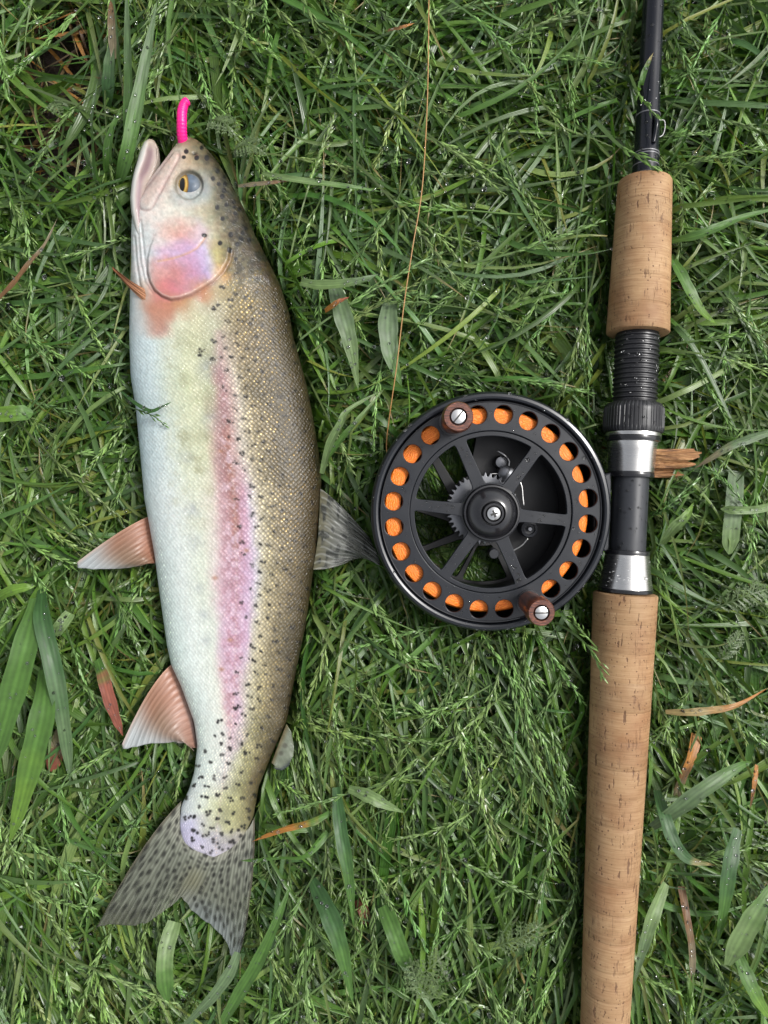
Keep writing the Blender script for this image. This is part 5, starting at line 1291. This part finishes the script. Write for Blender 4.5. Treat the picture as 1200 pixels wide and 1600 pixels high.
def seed_geometry(p, rngs, start, colr, size=1.0):
    """one flowering stem: thin stalk p (rows,3) with overlapping spikelets on its far part"""
    rows = len(p); v, t, c = [], [], []
    # stalk, three sided
    tg = np.gradient(p, axis=0); tg /= np.linalg.norm(tg, axis=1, keepdims=True) + 1e-12
    a = np.cross(tg, [0, 0, 1.0]); a /= np.linalg.norm(a, axis=1, keepdims=True) + 1e-9; b = np.cross(a, tg)
    r = np.linspace(.00055, .00025, rows) * size
    for k in range(3): v.append(p + (a * math.cos(k * 2.094) + b * math.sin(k * 2.094)) * r[:, None])
    sv = np.stack(v, 1).reshape(-1, 3); q = grid_quads(rows, 3, True)
    tr = np.concatenate([q[:, [0, 1, 2]], q[:, [0, 2, 3]]])
    Vs, Ts, Cs = [sv], [tr], [np.tile(np.array(colr) * .75, (len(sv), 1))]
    # spikelets
    Lp = np.concatenate([[0], np.cumsum(np.linalg.norm(np.diff(p, axis=0), axis=1))]); tot = Lp[-1]
    m = max(6, int(tot * (1 - start) / (.0017 * size)))
    ss = np.linspace(start, 1.0, m) * tot
    base = np.stack([np.interp(ss, Lp, p[:, k]) for k in range(3)], -1); dt = np.stack([np.interp(ss, Lp, tg[:, k]) for k in range(3)], -1); da = np.stack([np.interp(ss, Lp, a[:, k]) for k in range(3)], -1)
    db = np.cross(da, dt)
    nsp = 2
    base = np.repeat(base, nsp, 0); dt = np.repeat(dt, nsp, 0); da = np.repeat(da, nsp, 0); db = np.repeat(db, nsp, 0); m *= nsp
    f = np.linspace(0, 1, m); sgn = np.where(np.arange(m) // nsp % 2 == 0, 1, -1)
    env = np.sin(np.clip(f * .8 + .2, 0, 1) * np.pi) ** .6
    ang = np.radians(rngs.uniform(5, 27, m)); rol = rngs.normal(0, .6, m) + rngs.choice([0, .9], m)
    out = da * (sgn * np.cos(rol))[:, None] + db * np.abs(np.sin(rol))[:, None]
    d = dt * np.cos(ang)[:, None] + out * np.sin(ang)[:, None]; d /= np.linalg.norm(d, axis=1, keepdims=True)
    ln = rngs.uniform(.0034, .0055, m) * size * (1.05 - .35 * f); wd = ln * rngs.uniform(.10, .155, m)
    off = rngs.uniform(0, .0045, m) * env * size * (np.arange(m) % nsp)
    b0 = base + d * off[:, None]; s1 = np.cross(d, out); s1 /= np.linalg.norm(s1, axis=1, keepdims=True) + 1e-9; s2 = np.cross(s1, d)
    mid = b0 + d * (ln * .42)[:, None]; tip = b0 + d * ln[:, None] - np.array([0, 0, .0003])
    w = wd[:, None]
    pv = np.stack([b0, mid + s1 * w, mid + s2 * w * .7, mid - s1 * w, mid - s2 * w * .7, tip], 1)
    f8 = np.array([[0, 2, 1], [0, 3, 2], [0, 4, 3], [0, 1, 4], [5, 1, 2], [5, 2, 3], [5, 3, 4], [5, 4, 1]])
    T2 = (f8[None] + (np.arange(m) * 6)[:, None, None]).reshape(-1, 3) + len(sv)
    cs = np.array(colr)[None] * rngs.uniform(.7, 1.35, (m, 1))
    cs = np.repeat(cs[:, None], 6, 1); cs[:, 5] *= 1.7; cs[:, 0] *= .8
    Vs.append(pv.reshape(-1, 3)); Ts.append(T2); Cs.append(cs.reshape(-1, 3))
    return np.concatenate(Vs), np.concatenate(Ts), np.concatenate(Cs)
def build_seed_heads():
    x, y = scatter(2900, True); n = len(x)
    px = 600 + x / kz(.03); py = 800 - y / kz(.03)
    pr = np.where((py > 900) & (px > 380) & (px < 930), 1.0, np.where((px < 240) & (py > 380), .7, np.where(px > 1000, .55, .5)))
    pr = np.where((px < 260) & (py < 340), .45, pr)
    k = rng.random(n) < pr; x, y = x[k], y[k]; n = len(x)
    p = curves(x, y, rng.uniform(.055, .105, n), flow(x, y, .75, .12), np.radians(rng.uniform(35, 75, n)), np.radians(rng.uniform(-22, 2, n)), rng.uniform(.3, .6, n), rng.normal(0, .4, n), 12, rng.uniform(.006, .024, n), 1.32)
    V, T, C = [], [], []; off = 0
    for i in range(n):
        if zlim(p[i, -4:, 0], p[i, -4:, 1]).min() < .02: continue
        if rng.random() > soilp(p[i, [6]])[0] * soilp(p[i, [-1]])[0]: continue
        col = np.array((.150, .235, .075)) * rng.uniform(.8, 1.3) * rng.normal(1, .06, 3)
        v, t, c = seed_geometry(p[i], rng, rng.uniform(.5, .68), col, rng.uniform(1.0, 1.4)); V.append(v); T.append(t + off); C.append(c); off += len(v)
    V = np.concatenate(V)
    o = make_mesh('grass_seed_heads', V, None, np.concatenate(T), M['grass'], None, {'col': np.concatenate(C), 'buv': np.zeros((len(V), 3)) + .3}, smooth_shade=False)
    tag(o, 'pale green feathery seed heads bowed all over the grass', 'seed heads', kind='stuff')
def single_head(label, pts, start, size=1.1, col=(.10, .18, .05)):
    c = spline(np.array([P(*q) for q in pts]), 16)
    v, t, cc = seed_geometry(c, np.random.default_rng(int(pts[0][0]) + 5), start, col, size)
    o = make_mesh('seed_head', v, None, t, M['grass'], None, {'col': cc, 'buv': np.zeros((len(v), 3)) + .3}, smooth_shade=False)
    tag(o, label, 'grass stem')
def build_dew(tp):
    k = (tp[:, 2] > .016) & (np.abs(tp[:, 0]) < .21) & (np.abs(tp[:, 1]) < .28) & (zlim(tp[:, 0], tp[:, 1]) > .03)
    tp = tp[k]; tp = tp[rng.choice(len(tp), min(13000, len(tp)), replace=False)]
    bp = np.concatenate(BROAD_PTS); bp = bp[rng.choice(len(bp), 520, replace=False)]; nb = len(tp); tp = np.concatenate([tp, bp])
    n = len(tp); r = np.clip(rng.lognormal(math.log(.00046), .5, n), .00022, .0018); r[nb:] = np.clip(r[nb:] * .9, .0002, .0009)
    b, t = bead(1.0, .85, True)
    v = (b[None] * r[:, None, None] + (tp + np.stack([rng.normal(0, .0004, n), rng.normal(0, .0004, n), r * .75], -1))[:, None]).reshape(-1, 3)
    tt = (t[None] + (np.arange(n) * len(b))[:, None, None]).reshape(-1, 3)
    o = make_mesh('dew_drops', v, None, tt, M['water']); tag(o, 'clear dew drops beaded on the grass blades', 'dew', kind='stuff')
tops_ = build_grass()
build_seed_heads()
single_head('small grass seed head lying across the trout\'s pale belly', [(168, 608, .036), (195, 632, .046), (215, 640, .049), (240, 650, .051), (257, 664, .050)], .62, .9)
wide_blade('thin_blade', 'thin dark blade crossing the belly edge next to the seed head', 'grass blade', [(190, 612, .040), (215, 632, .049), (236, 642, .052), (252, 636, .053), (270, 627, .052)], 6, 'deep')
single_head('green seed spray lying over the black rod above the upper cork grip', [(930, 190, .036), (965, 225, .045), (990, 240, .049), (1008, 248, .050), (1022, 268, .048)], .5, 1.7, (.15, .25, .07))
single_head('second seed spray over the rod, beside the hook keeper', [(985, 118, .036), (998, 148, .046), (1010, 163, .050), (1022, 180, .050)], .45, 1.5, (.15, .25, .07))
single_head('seed spray brushing the left edge of the lower cork grip below the reel', [(868, 972, .036), (900, 992, .045), (922, 1014, .050), (934, 1036, .050), (941, 1056, .0505)], .45, 1.4, (.13, .22, .06))
single_head('seed head poking past the rim of the reel at its lower right', [(955, 1040, .036), (930, 1010, .042), (908, 985, .046), (893, 962, .0525)], .5, 1.2, (.13, .22, .06))
build_dew(tops_)
